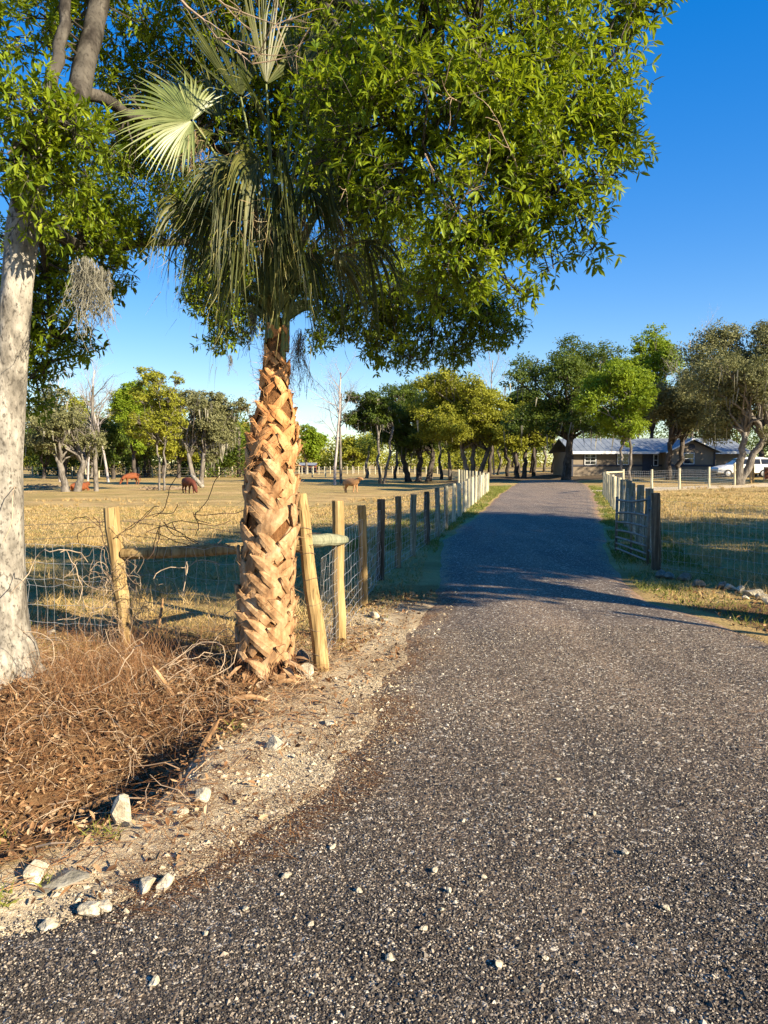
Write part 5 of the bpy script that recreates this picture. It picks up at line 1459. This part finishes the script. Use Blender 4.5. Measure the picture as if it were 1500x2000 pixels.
FR = [  # hub in the picture, offset towards the fence, axis, face, length, spread, look, droop
        (470, 190, .05, (-.25, .0, 1), (.5, -1, .1), .80, .8, 'palm_green', .10), (520, 165, .1, (.05, .1, 1), (.9, -.6, 0), .82, .7, 'palm_green', .10), (580, 150, .15, (.3, .2, 1), (-.6, -1, .1), .8, .7, 'palm_green', .12), (430, 230, .2, (-.6, .2, .8), (.6, -.8, .1), .72, .8, 'palm_green', .2),
        (470, 350, -.45, (-.75, -.4, -.35), (.8, -.3, .8), .66, 1.0, 'palm_green', .8), (435, 365, -.15, (-.8, -.2, -.5), (.9, -.3, .6), .64, .9, 'palm_green', .8), (505, 340, -.55, (-.35, -.6, -.5), (.95, -.3, .3), .66, .8, 'palm_green', 1.0),
        (555, 330, -.5, (.05, -.6, -.6), (1, -.15, .2), .70, .75, 'palm_green', 1.0), (605, 335, -.45, (.35, -.5, -.5), (.9, .4, .3), .70, .8, 'palm_green', 1.0), (645, 360, -.2, (.65, -.3, -.5), (.5, -.5, .8), .68, 1.0, 'palm_green', 1.0), (680, 400, .05, (.7, -.1, -.6), (.7, .3, .7), .60, 1.0, 'palm_green', 1.1),
        (620, 250, .1, (.8, .1, .4), (.2, -.8, .7), .60, .9, 'palm_green', .5), (545, 420, -.45, (-.05, -.4, -.9), (1, -.3, .1), .58, .8, 'palm_green', .8), (490, 430, -.3, (-.45, -.2, -.8), (.9, -.5, .3), .56, .9, 'palm_green', .8), (605, 430, -.35, (.3, -.3, -.8), (.9, -.4, .3), .58, .9, 'palm_green', .8),
        (405, 310, .2, (-.9, .1, -.3), (.4, -.5, .8), .60, 1.2, 'palm_green', .7), (700, 350, .3, (.8, .2, -.4), (-.3, -.8, .7), .56, 1.1, 'palm_green', .9), (565, 470, .2, (0, .3, -.9), (1, -.4, .2), .56, 1.0, 'palm_green', .8), (650, 470, .15, (.4, .3, -.8), (.8, -.6, .3), .52, 1.0, 'palm_green', .8),
        (440, 440, .1, (-.5, .1, -.9), (.8, -.6, .2), .46, .9, 'palm_dead', .8), (520, 250, -.2, (-.3, -.6, .6), (.9, -.1, .6), .66, .9, 'palm_green', .5), (590, 240, -.15, (.3, -.6, .6), (.9, .2, -.4), .66, .9, 'palm_green', .5)]
for (px, py, dy, ax_, nv_, L, sp, mt, dr) in FR:
    frond(P(px, py - (30 if dr > .6 else 0) - max(0, py - 380) * .7, PY + dy), ax_, nv_, L * (.68 if dr > .6 else .95), sp, mt, dr * 1.1, 24, .019)
for k in range(30):
    az = rng.uniform(-math.pi, 0) if k % 4 else rng.uniform(0, math.pi)
    el = rng.uniform(-.9, 1.1); rr0 = rng.uniform(.30, .72)
    hub = heart + np.array([math.cos(az) * math.cos(el) * rr0, math.sin(az) * math.cos(el) * rr0 * .8, .62 + math.sin(el) * rr0 * .9])
    ax_ = np.array([math.cos(az), math.sin(az), rng.uniform(-1.1, -.2) if el < .5 else rng.uniform(-.2, .8)])
    nv_ = runit(1)[0] + np.array([-math.sin(az), math.cos(az), .2]) * .8
    frond(hub, ax_, nv_, rng.uniform(.34, .50), rng.uniform(.5, 1.0), 'palm_green', rng.uniform(.7, 1.5), 20, .017, pet=k % 2 == 0)
# short young leaves splaying at the neck
for k in range(8):
    th0 = -math.pi / 2 + (k - 3.5) * .55
    c_ = pax(2.62 + .06 * (k % 3)) + np.array([math.cos(th0), math.sin(th0), 0]) * .07
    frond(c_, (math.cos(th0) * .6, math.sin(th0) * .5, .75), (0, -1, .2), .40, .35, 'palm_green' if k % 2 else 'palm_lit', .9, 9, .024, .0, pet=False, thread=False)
# dry flower stalk tangles
for (px, py, dy, n, L) in ((378, 262, -.38, 46, .34), (470, 300, -.5, 30, .3), (500, 400, -.55, 36, .38), (590, 420, -.4, 30, .34), (660, 430, -.1, 40, .36)):
    mb = MB(); a = P(px, py, PY + dy)
    for k in range(n):
        pp = [a + rng.normal(size=3) * .02]; d = nrm(np.array([0, 0, -1.0]) + rng.normal(size=3) * .3)
        for _ in range(10):
            d = nrm(d + rng.normal(size=3) * .45 + [0, 0, -.22]); pp.append(pp[-1] + d * L * rng.uniform(.5, 1.2) / 10)
        pp = np.array(pp); sticks(mb, pp[:-1], pp[1:], .0018, .0015, 3, rng.random())
    mb.build('dry_stalk', 'palm_dead', palm)

# ------------------------------------------------------------------ stones
def rock(name, label, loc, size, mat, seed, sub=3, group=None, cat='stone', sink=.2, flat=(1, 1, 1)):
    rg = np.random.default_rng(seed)
    bm = bmesh.new(); bmesh.ops.create_icosphere(bm, subdivisions=sub, radius=1.0)
    V = np.array([v.co[:] for v in bm.verts])
    for _ in range(16):
        n_ = nrm(rg.normal(size=3)); d = rg.uniform(.42, .80); k = V @ n_
        V = V - np.maximum(k - d, 0)[:, None] * n_
    V *= (1 + .09 * (vnoise(V[:, 0] * 2 + seed, V[:, 1] * 2 + V[:, 2] * 1.7, 1.6, seed % 30) - .5) + .05 * (vnoise(V[:, 0] * 7 + seed, V[:, 1] * 7 + V[:, 2] * 5, 1.0, seed % 30) - .5))[:, None]
    V *= np.array(flat) * size * .62
    a = rg.uniform(0, 6.28); V = np.stack([V[:, 0] * math.cos(a) - V[:, 1] * math.sin(a), V[:, 0] * math.sin(a) + V[:, 1] * math.cos(a), V[:, 2]], -1)
    V[:, 2] -= V[:, 2].min() * (1 - sink)
    for v, c in zip(bm.verts, V): v.co = c
    me = bpy.data.meshes.new(name); bm.to_mesh(me); bm.free(); me.materials.append(M[mat])
    o = bpy.data.objects.new(name, me); COL.objects.link(o); o.location = loc
    return tag(o, label, cat, group)
for k, (px, py, s_, mt, lab, flat_) in enumerate([
        (537, 1462, .13, 'limestone', 'angular pale limestone block alone on the sandy shoulder nearest the drive edge', (1, .9, .8)),
        (240, 1612, .16, 'limestone', 'pointed pale limestone rock standing on the ditch bank', (.8, .7, 1.1)),
        (601, 1322, .20, 'limestone', 'knobbly cream limestone lump at the foot of the leaning post', (1, .8, .8)),
        (594, 1296, .17, 'greystone', 'grey stone tucked between the palm foot and the leaning post', (1, .8, .8)),
        (395, 1562, .10, 'limestone', 'round pale stone on the spilled lime grit', (1, .9, .8)),
        (352, 1592, .11, 'limestone', 'flat whitish stone at the lower edge of the lime grit', (1.2, .7, .5)),
        (733, 1206, .13, 'limestone', 'pale stone beside the second post of the drive fence', (1.1, .8, .6)),
        (748, 1212, .11, 'greystone', 'low grey stone just right of the pale stone by the second post', (1.2, .9, .45)),
        (645, 1416, .085, 'limestone', 'small yellowish stone at the edge of the dark gravel below the palm', (1.2, .9, .6)),
        (120, 1728, .17, 'greystone', 'flat grey slab lying in leaves on the ditch bank', (1.4, .8, .3)),
        (75, 1712, .13, 'limestone', 'long pale stone just left of the flat grey slab', (1.4, .6, .6)),
        (322, 1730, .09, 'limestone', 'cream stone at the very edge of the gravel beside the ditch', (1.2, .8, .6)),
        (200, 1778, .08, 'limestone', 'lumpy white stone in the leaf strip along the gravel', (1.0, .9, .7)),
        (172, 1786, .09, 'limestone', 'broken white stone left of the lumpy one by the gravel', (1.3, .8, .6)),
        (95, 1812, .075, 'limestone', 'small white stone lowest on the leafy gravel edge', (1.2, .8, .6)),
        (285, 1735, .10, 'limestone', 'pale stone half buried in straw between slab and gravel', (1.3, .8, .5)),
        (400, 1555, .06, 'limestone', 'tiny white stone right of the round one on the grit', (1, .9, .8)),
        (488, 1390, .07, 'greystone', 'small grey stone among dry chips below the palm', (1.2, .9, .6)),
        (505, 1372, .07, 'limestone', 'small cream stone beside the pale bark strip below the palm', (1.2, .9, .7)),
        (101, 1238, .10, 'limestone', 'white stone lying in the pasture just right of the oak trunk', (1.3, .8, .6))]):
    p = G(px, py)
    rock('stone', lab, p, s_ * .9, mt, 50 + k, 3, 'stones along the left shoulder', sink=.30, flat=flat_)
for k, (px, py, s_, mt, lab) in enumerate([
        (1288, 1128, .30, 'greystone', 'mossy grey rock at the foot of the dark corner post'), (1308, 1130, .28, 'greystone', 'grey rock second right of the dark corner post'), (1335, 1135, .26, 'greystone', 'dark low rock under the middle of the field fence'),
        (1368, 1146, .22, 'greystone', 'small grey lump right of the low dark rock'), (1412, 1150, .20, 'greystone', 'bluish grey flat stone behind the white rubble'),
        (1425, 1152, .24, 'limestone', 'long white rubble piece at the left end of the rubble row'), (1446, 1158, .24, 'limestone', 'tall white rubble piece in the middle of the rubble row'),
        (1468, 1166, .26, 'limestone', 'jagged white rubble piece right of the tall one'), (1486, 1172, .20, 'limestone', 'white rubble piece near the right edge of the picture'), (1498, 1180, .22, 'limestone', 'white rubble piece cut by the right edge'),
        (1455, 1172, .14, 'limestone', 'small white chip in front of the tall rubble piece')]):
    p = G(px, py)
    rock('stone', lab, p, s_ * .72, mt, 90 + k, 3, 'rubble along the right fence', sink=.3, flat=(1.2, .8, .7))
PEB = [(848, 1722), (825, 1842), (608, 1827), (402, 1842), (302, 1945), (973, 1914), (1065, 1897), (863, 1802), (560, 1725), (700, 1760), (1090, 1540), (905, 1620), (1220, 1690), (650, 1668), (877, 1765), (1160, 1610), (760, 1900), (1300, 1800), (480, 1790), (945, 1735)]
p0 = None
for k, (px, py) in enumerate(PEB):
    p = G(px, py); p[2] = float(road_z(p[0], p[1]))
    rock('pebble', 'small pale pebble lying alone on the dark gravel drive', p, [.034, .028, .024, .022][k % 4], 'limestone', 140 + k, 2, 'pale pebbles on the dark gravel', 'pebble', .1, (1.2, .9, .7))

# bark chips and palm debris lying below the palm
for k, (px, py, ln, w, ang, lab) in enumerate([(487, 1378, .26, .035, .15, 'pale curved bark strip lying on the sand below the palm'), (560, 1335, .24, .04, .3, 'tan palm sheath lying right of the palm foot'), (560, 1345, .2, .03, .2, 'narrow tan chip below the palm sheath'),
                                             (345, 1370, .30, .04, 2.2, 'grey split stick leaning in the dry vines'), (385, 1480, .24, .035, 1.1, 'brown palm stalk stub upright on the ditch bank'), (212, 1470, .34, .05, .8, 'broad tan palm sheath lying in the ditch leaves'), (310, 1225, .28, .03, 1.5, 'pale snapped stick standing in the dry vines')]):
    p = G(px, py)
    mb = MB()
    d = np.array([math.cos(ang), .3 * math.sin(ang), abs(math.sin(ang)) * (.9 if ang > .9 and k in (3, 4, 6) else .1)])
    t = np.linspace(0, 1, 6)[:, None]; d = nrm(d)
    c_ = p + [0, 0, .03] + d * (t - .5) * ln + np.array([0, 0, 1]) * .03 * np.sin(np.pi * t)
    if d[2] > .4: c_ = p + d * t * ln
    sd = nrm(np.cross(d, [0, -1.0, .3])); w_ = w * np.interp(t[:, 0], [0, .3, .8, 1], [.7, 1, .8, .25])[:, None]
    up_ = np.cross(sd, d)
    v = np.stack([c_ - sd * w_ / 2, c_ + up_ * .008, c_ + sd * w_ / 2, c_ - up_ * .006], 1)
    q = [[i_ * 4 + j_, i_ * 4 + (j_ + 1) % 4, (i_ + 1) * 4 + (j_ + 1) % 4, (i_ + 1) * 4 + j_] for i_ in range(5) for j_ in range(4)] + [[0, 3, 2, 1], [20, 21, 22, 23]]
    mb.add(v.reshape(-1, 3), q, None, .05)
    tag(mb.build('bark_strip', 'palm_boot', None, loc=p), lab, 'bark strip', 'dry debris below the palm')

# ------------------------------------------------------------------ loose ground cover
def scatter(n, x0, x1, y0, y1, f):
    out = []
    tot = 0
    while tot < n:
        x = rng.uniform(x0, x1, n * 2); y = rng.uniform(y0, y1, n * 2)
        k = rng.random(n * 2) < f(x, y)
        out.append(np.stack([x[k], y[k]], -1)); tot += k.sum()
        if not k.any(): break
    return np.concatenate(out)[:n]
def on(p, dz=0.0): return np.stack([p[:, 0], p[:, 1], surf(p[:, 0], p[:, 1]) + dz], -1)

# gravel on the near drive: real stones, thinning with distance
mb = MB()
p = scatter(135000, -3.2, 4.6, 1.75, 7.0, lambda x, y: (x > EL(y) - .25) * (rng.random(x.shape) < sst(-.25, .08, x - EL(y))) * (x < ER(y)) * (np.abs(x) < .56 * y + .3) * np.clip((2.0 / y) ** 1.6, 0, 1))
n = len(p); c_ = on(p)
oct_v = np.array([[1, 0, 0], [0, 1, 0], [-1, 0, 0], [0, -1, 0], [.1, .1, .8], [0, 0, -.6]])
oct_t = np.array([[0, 1, 4], [1, 2, 4], [2, 3, 4], [3, 0, 4], [1, 0, 5], [2, 1, 5], [3, 2, 5], [0, 3, 5]])
sz = rng.uniform(.0022, .0050, n) * (1 + 1.2 * (rng.random(n) < .03))
ang = rng.uniform(0, 6.28, n); ca, sa = np.cos(ang), np.sin(ang)
v = oct_v[None] * rng.uniform(.6, 1.4, (n, 6, 1)) * sz[:, None, None] + rng.normal(size=(n, 6, 3)) * sz[:, None, None] * .18
v = np.stack([v[..., 0] * ca[:, None] - v[..., 1] * sa[:, None], v[..., 0] * sa[:, None] + v[..., 1] * ca[:, None], v[..., 2] * .9], -1) + c_[:, None] + [0, 0, .0015]
cl_ = vnoise(p[:, 0], p[:, 1], 2.2, 5)
var = np.clip(rng.random(n) ** 1.65 * .95 + .12 * (cl_ - .5) + .10 * sst(3.0, 6, p[:, 1]), 0, 1)
mb.add(v.reshape(-1, 3), None, (oct_t[None] + (np.arange(n) * 6)[:, None, None]).reshape(-1, 3), np.repeat(var, 6))
tag(mb.build('gravel', 'gravel_stone'), 'loose dark gravel with pale grains on the drive', 'gravel', None, 'stuff')
# pale lime grit on the shoulder
mb = MB()
def grit_f(x, y):
    dl_ = EL(y) - x
    sp = np.exp(-(((x + .74) / .40) ** 2 + ((y - 3.80) / .36) ** 2))
    return (dl_ > -.35) * np.clip(.55 * sp + .26 * sst(.55, .0, np.abs(dl_ - .05)) * (y < 5.5) + .07 * sst(1.2, .2, dl_) * (y > 4), 0, 1)
p = scatter(11000, -3.0, .9, 1.9, 9.0, grit_f)
n = len(p); sz = rng.uniform(.002, .005, n) * (1 + 2.6 * (rng.random(n) < .05))
ang = rng.uniform(0, 6.28, n); ca, sa = np.cos(ang), np.sin(ang)
v = oct_v[None] * rng.uniform(.6, 1.4, (n, 6, 1)) * sz[:, None, None] + rng.normal(size=(n, 6, 3)) * sz[:, None, None] * .2
v = np.stack([v[..., 0] * ca[:, None] - v[..., 1] * sa[:, None], v[..., 0] * sa[:, None] + v[..., 1] * ca[:, None], v[..., 2] * .8], -1) + on(p)[:, None] + [0, 0, .002]
mb.add(v.reshape(-1, 3), None, (oct_t[None] + (np.arange(n) * 6)[:, None, None]).reshape(-1, 3), np.repeat(rng.random(n), 6))
tag(mb.build('lime_grit', 'sandgrit'), 'pale lime grit and chips spilled on the left shoulder', 'grit', None, 'stuff')

# dead leaves
mb = MB()
def lit_f(x, y):
    dl_ = EL(y) - x
    return (dl_ > -.03) * np.clip(.95 * sst(.5, 1.0, dl_) * sst(6.3, 5.2, y) + .12 * (y < 9) * sst(1.5, .3, dl_), 0, 1) * (1 - .95 * np.exp(-(((x + .70) / .45) ** 2 + ((y - 3.80) / .42) ** 2)))
p = np.concatenate([scatter(26000, -5.2, .8, 2.0, 9.0, lit_f), scatter(900, 2.9, 6.0, 6.5, 9.2, lambda x, y: (x > ER(y)) * .8)])
n = len(p)
d = runit(n) * [1, 1, .35]
L = rng.uniform(.022, .055, n)
leaves(mb, on(p, 0.006 + 0.03 * rng.random(n)), d + [0, 0, .25], nrm(runit(n) * 1.1 + [0, 0, 1]), L, L * rng.uniform(.28, .5, n), rng.random(n), droop=-.25, fold=.3)
tag(mb.build('dead_leaves', 'litter'), 'brown dead oak leaves strewn over the ditch and shoulder', 'leaves', None, 'stuff')

# pine needles and straw
mb = MB()
def ndl_f(x, y):
    dl_ = EL(y) - x
    c_ = fbm(x, y, 1.6, 7)
    return (dl_ > -.35) * sst(.42, .62, c_) * np.clip(sst(1.4, .1, np.abs(dl_ - .2)) * (y > 2.2), 0, 1)
p = scatter(11000, -2.8, 1.2, 2.1, 9.6, ndl_f)
n = len(p); al = rng.normal(size=n) * .7 + .35
d = np.stack([np.cos(al), np.sin(al), .05 * rng.normal(size=n)], -1)
blades(mb, on(p, .012), d, rng.uniform(.06, .17, n), .0026, runit(n) * [.03, .03, .01], 3, rng.random(n), side=nrm(np.cross(d, [0, 0, 1.0]) + [0, 0, .2]))
tag(mb.build('pine_needles', 'needles'), 'rust coloured pine needles drifted along the edge of the drive', 'needles', None, 'stuff')
mb = MB()
p = scatter(170, -.2, 4.2, 2.2, 9.5, lambda x, y: (x > EL(y)) * (x < ER(y)) * np.clip(y / 8, 0, 1))
n = len(p); al = rng.uniform(0, 3.1, n); d = np.stack([np.cos(al), np.sin(al) * .6, 0 * al], -1)
blades(mb, on(p, .008), d, rng.uniform(.05, .16, n), .003, runit(n) * [.02, .02, .004], 3, .6 + .4 * rng.random(n), side=nrm(np.cross(d, [0, 0, 1.0]) + [0, 0, .2]))
tag(mb.build('straw', 'straw'), 'single pale straws scattered on the drive', 'straw', None, 'stuff')

# dry grass and straw tangle in and beyond the ditch
mb = MB()
def br_f(x, y):
    dl_ = EL(y) - x
    c_ = fbm(x, y, 1.3, 21)
    m_ = np.exp(-(((x + 1.85) / .6) ** 2 + ((y - 5.75) / .5) ** 2)) + .62 * np.exp(-(((x + 2.2) / 1.5) ** 2 + ((y - 4.9) / .65) ** 2))
    return (dl_ > .35) * np.clip(1.2 * m_ * (.35 + .9 * c_) + .10 * (y < 6.4) * (dl_ > .9), 0, 1)
p = scatter(12500, -5.0, -.2, 2.6, 7.4, br_f)
n = len(p)
d = nrm(runit(n) * [1, .8, .5] + [.15, -.1, .38])
blades(mb, on(p, .01), d, rng.uniform(.08, .30, n), rng.uniform(.0016, .0032, n), runit(n) * .08 + [0, 0, -.08], 4, rng.random(n))
p = scatter(2600, -4.2, -.9, 4.4, 6.5, lambda x, y: (EL(y) - x > .6) * np.clip(np.exp(-(((x + 1.95) / .75) ** 2 + ((y - 5.6) / .6) ** 2)) + .25, 0, 1) * sst(.35, .6, fbm(x, y, 2.2, 77)))
n = len(p)
blades(mb, on(p), nrm(runit(n) * [.55, .5, .15] + [0, 0, .8]), rng.uniform(.12, .42, n), rng.uniform(.0018, .0034, n), runit(n) * .12, 4, rng.random(n) * .75)
tag(mb.build('dry_straw', 'straw'), 'tangled dry straw over the ditch side and round the fence post', 'straw', None, 'stuff')
# flat straw and stalks bedded in the leaves
mb = MB()
p = scatter(17000, -5.2, .2, 2.3, 7.0, lambda x, y: (EL(y) - x > .3) * np.clip(.25 + .9 * fbm(x, y, 1.1, 61), 0, 1) * (1 - .9 * np.exp(-(((x + .70) / .5) ** 2 + ((y - 3.80) / .45) ** 2))))
n = len(p); al = rng.uniform(0, 6.28, n); d = np.stack([np.cos(al), np.sin(al), .16 * rng.normal(size=n)], -1)
blades(mb, on(p, .015 + .03 * rng.random(n)), d, rng.uniform(.05, .26, n), rng.uniform(.0016, .0038, n), runit(n) * [.06, .06, .04], 3, rng.random(n))
tag(mb.build('bedded_straw', 'straw'), 'pale straw and stalks bedded flat among the dead leaves', 'straw', None, 'stuff')
# dry vines
mb = MB()
def vine(a, d, L, r, wig=.32, grav=-.10, m=12, var=.5):
    pp = [np.array(a, float)]; d = nrm(np.array(d, float))
    for _ in range(m):
        d = nrm(d + rng.normal(size=3) * wig + [0, 0, grav]); q_ = pp[-1] + d * L / m
        gz_ = float(H(q_[0], q_[1])) + .01
        if q_[2] < gz_: q_[2] = gz_; d[2] = abs(d[2]) * .5
        pp.append(q_)
    pp = np.array(pp); sticks(mb, pp[:-1], pp[1:], r, r * .9, 4, var)
pl = scatter(420, -4.6, -.3, 3.0, 7.0, br_f)
for k, (x, y) in enumerate(pl):
    vine((x, y, float(H(x, y)) + .02), runit(1)[0] * [1, .7, .5] + [0, 0, .75], rng.uniform(.2, .6), rng.uniform(.0010, .0022), .34, -.13, 11, rng.random())
for k in range(150):                                              # vines climbing the leaning post
    z_ = rng.uniform(.05, .8); c_ = fl + (t_l2 - f_l2) * (z_ / 1.36)
    th0 = rng.uniform(0, 6.28)
    vine(c_ + [math.cos(th0) * .08, math.sin(th0) * .08, 0], [math.cos(th0) * .5, math.sin(th0) * .5, .5], rng.uniform(.2, .7), rng.uniform(.0011, .0024), .42, -.13, 11, rng.random())
for px, py, Yd, dx, L in ((20, 1160, 5.0, .6, .9), (5, 1060, 5.0, .5, .7), (150, 1180, 5.9, .3, .6), (365, 1120, 5.6, .1, .5), (440, 1200, 5.6, .15, .7), (300, 1130, 5.8, .5, .6), (100, 1300, 5.2, .5, .8), (420, 1250, 5.5, .4, .7), (330, 1300, 5.4, .8, .8), (280, 1340, 5.2, .6, .9), (130, 1400, 4.9, .5, .8)):
    a = P(px, py, Yd); vine(a, [dx, 0, .8], L, .0035, .28, -.12, 14, .9)
tag(mb.build('dry_vines', 'twig_pale'), 'pale leafless vines tangled round the leaning fence post', 'vines', None, 'stuff')
mb = MB()
for px, py, Yd, d, L in ((290, 1040, 6.1, (1, 0, .3), .75), (300, 1010, 6.1, (1, 0, .35), .5), (305, 1030, 6.1, (-.3, 0, -1), .3), (310, 1020, 6.1, (.4, 0, -1), .35), (380, 1005, 6.1, (1, 0, .05), .45), (240, 1040, 6.2, (.6, 0, .5), .4), (190, 1010, 6.2, (.3, 0, -1), .3), (200, 1030, 6.3, (-.6, 0, .3), .4), (330, 1020, 6.1, (.2, 0, -1), .3), (376, 1000, 6.1, (.1, 0, -1), .25)):
    for _ in range(2): vine(P(px + rng.normal() * 6, py, Yd), d, L, .0034, .25, 0.0, 10, .5)
p = scatter(60, -2.35, -1.0, 6.0, 6.2, lambda x, y: .5 + 0 * x)
o_ = mb.build('dark_vine', 'vine_dark')
tag(o_, 'dark dead vine trailing over the top wires between leaning post and palm', 'vines', None, 'stuff')
# twigs on the ground
mb = MB()
p = scatter(520, -4.8, .4, 2.4, 6.6, lambda x, y: (EL(y) - x > .2) * .8)
for x, y in p:
    a = np.array([x, y, float(H(x, y)) + .015]); d = nrm(runit(1)[0] * [1, 1, .25])
    L = rng.uniform(.06, .30); tube(mb, limb_path(a, a + d * L + [0, 0, .01], .03, 4, .05), np.array([1, .9, .75, .4]) * rng.uniform(.002, .006), 4, rng.random())
tag(mb.build('fallen_twigs', 'twig'), 'broken twigs lying in the leaves of the ditch', 'twigs', None, 'stuff')

# grass: tan in the sun-dried pastures, greener along the drive
mb = MB(); mg = MB()
def past_f(x, y):
    dl_, dr_ = EL(y) - x, x - ER(y)
    inl = (dl_ > .15) * (x < fence_x(y) + .3) * (y > 6.2) * (np.abs(x) < .62 * y)
    inr = (dr_ > .25) * (y > 8.5) * (np.abs(x) < .62 * y)
    return np.clip((inl + inr) * (6.5 / y) ** 1.0, 0, 1) * (.35 + .65 * sst(.3, .6, fbm(x, y, .9, 31)))
p = scatter(120000, -24, 24, 6, 40, past_f)
n = len(p); c_ = on(p)
L = rng.uniform(.03, .085, n); d = nrm(runit(n) * [.8, .8, .3] + [0, 0, .75])
gm = rng.random(n) < .10 + .22 * (vnoise(p[:, 0], p[:, 1], .5, 44) > .55)
sd_ = nrm(np.stack([np.ones(n), rng.normal(size=n) * .6, np.zeros(n)], -1))
for k, m_ in ((~gm, mb), (gm, mg)):
    blades(m_, c_[k], d[k], L[k], .004 + .0006 * p[k, 1], runit(k.sum()) * .02 + [0, 0, -.015], 2, rng.random(k.sum()), side=sd_[k])
# taller dry tufts and weeds in the pastures
tp = scatter(1500, -22, 24, 7.5, 48, lambda x, y: ((EL(y) - x > .9) * (x < fence_x(y) - .1) + (x - ER(y) > 1.2)) * (np.abs(x) < .62 * y) * np.clip(9 / y, 0, 1) * sst(.4, .7, fbm(x, y, .35, 71)))
K = np.repeat(np.arange(len(tp)), 16)
pp_ = tp[K] + rng.normal(size=(len(K), 2)) * .05
n = len(K); tv = rng.random(len(tp))
blades(mb, on(pp_), nrm(runit(n) * [.7, .7, .2] + [0, 0, .8]), rng.uniform(.06, .2, n), .004 + .0005 * pp_[:, 1], runit(n) * .05, 3, np.clip(tv[K] * .7 + .3 * rng.random(n), 0, 1))
def verge_f(x, y):
    dl_, dr_ = EL(y) - x, x - ER(y)
    lv = (dl_ > .0) * (dl_ < 1.8) * (y > 13) + (dr_ > 0) * (dr_ < 1.3) * (y > 9) + (dr_ > .1) * (dr_ < 2.5) * (y > 7) * (y < 9) * .35
    return np.clip(lv * (11 / y), 0, 1) * sst(.3, .6, fbm(x, y, 1.1, 51))
p = scatter(26000, -2, 20, 7, 50, verge_f)
n = len(p); d = nrm(runit(n) * [.8, .8, .3] + [0, 0, .75]); sd_ = nrm(np.stack([np.ones(n), rng.normal(size=n) * .6, np.zeros(n)], -1))
blades(mg, on(p), d, rng.uniform(.03, .10, n), .004 + .0006 * p[:, 1], runit(n) * .02, 2, rng.random(n), side=sd_)
# a few green weeds on the ditch bank
p = np.array([G(px + rng.normal() * 12, py + rng.normal() * 8)[:2] for px, py in [(210, 1630)] * 30 + [(95, 1590)] * 26 + [(10, 1650)] * 20 + [(8, 1760)] * 20 + [(85, 1720)] * 14 + [(455, 1430)] * 18 + [(180, 1630)] * 14])
n = len(p)
blades(mg, on(p), nrm(runit(n) * [.8, .8, .3] + [0, 0, .6]), rng.uniform(.03, .09, n), .007, runit(n) * .03, 3, .5 + .5 * rng.random(n))
tag(mb.build('dry_grass', 'grass_dry'), 'sun dried tan grass of the pastures', 'grass', None, 'stuff')
tag(mg.build('green_grass', 'grass_green'), 'olive green grass along the drive and in the shade', 'grass', None, 'stuff')
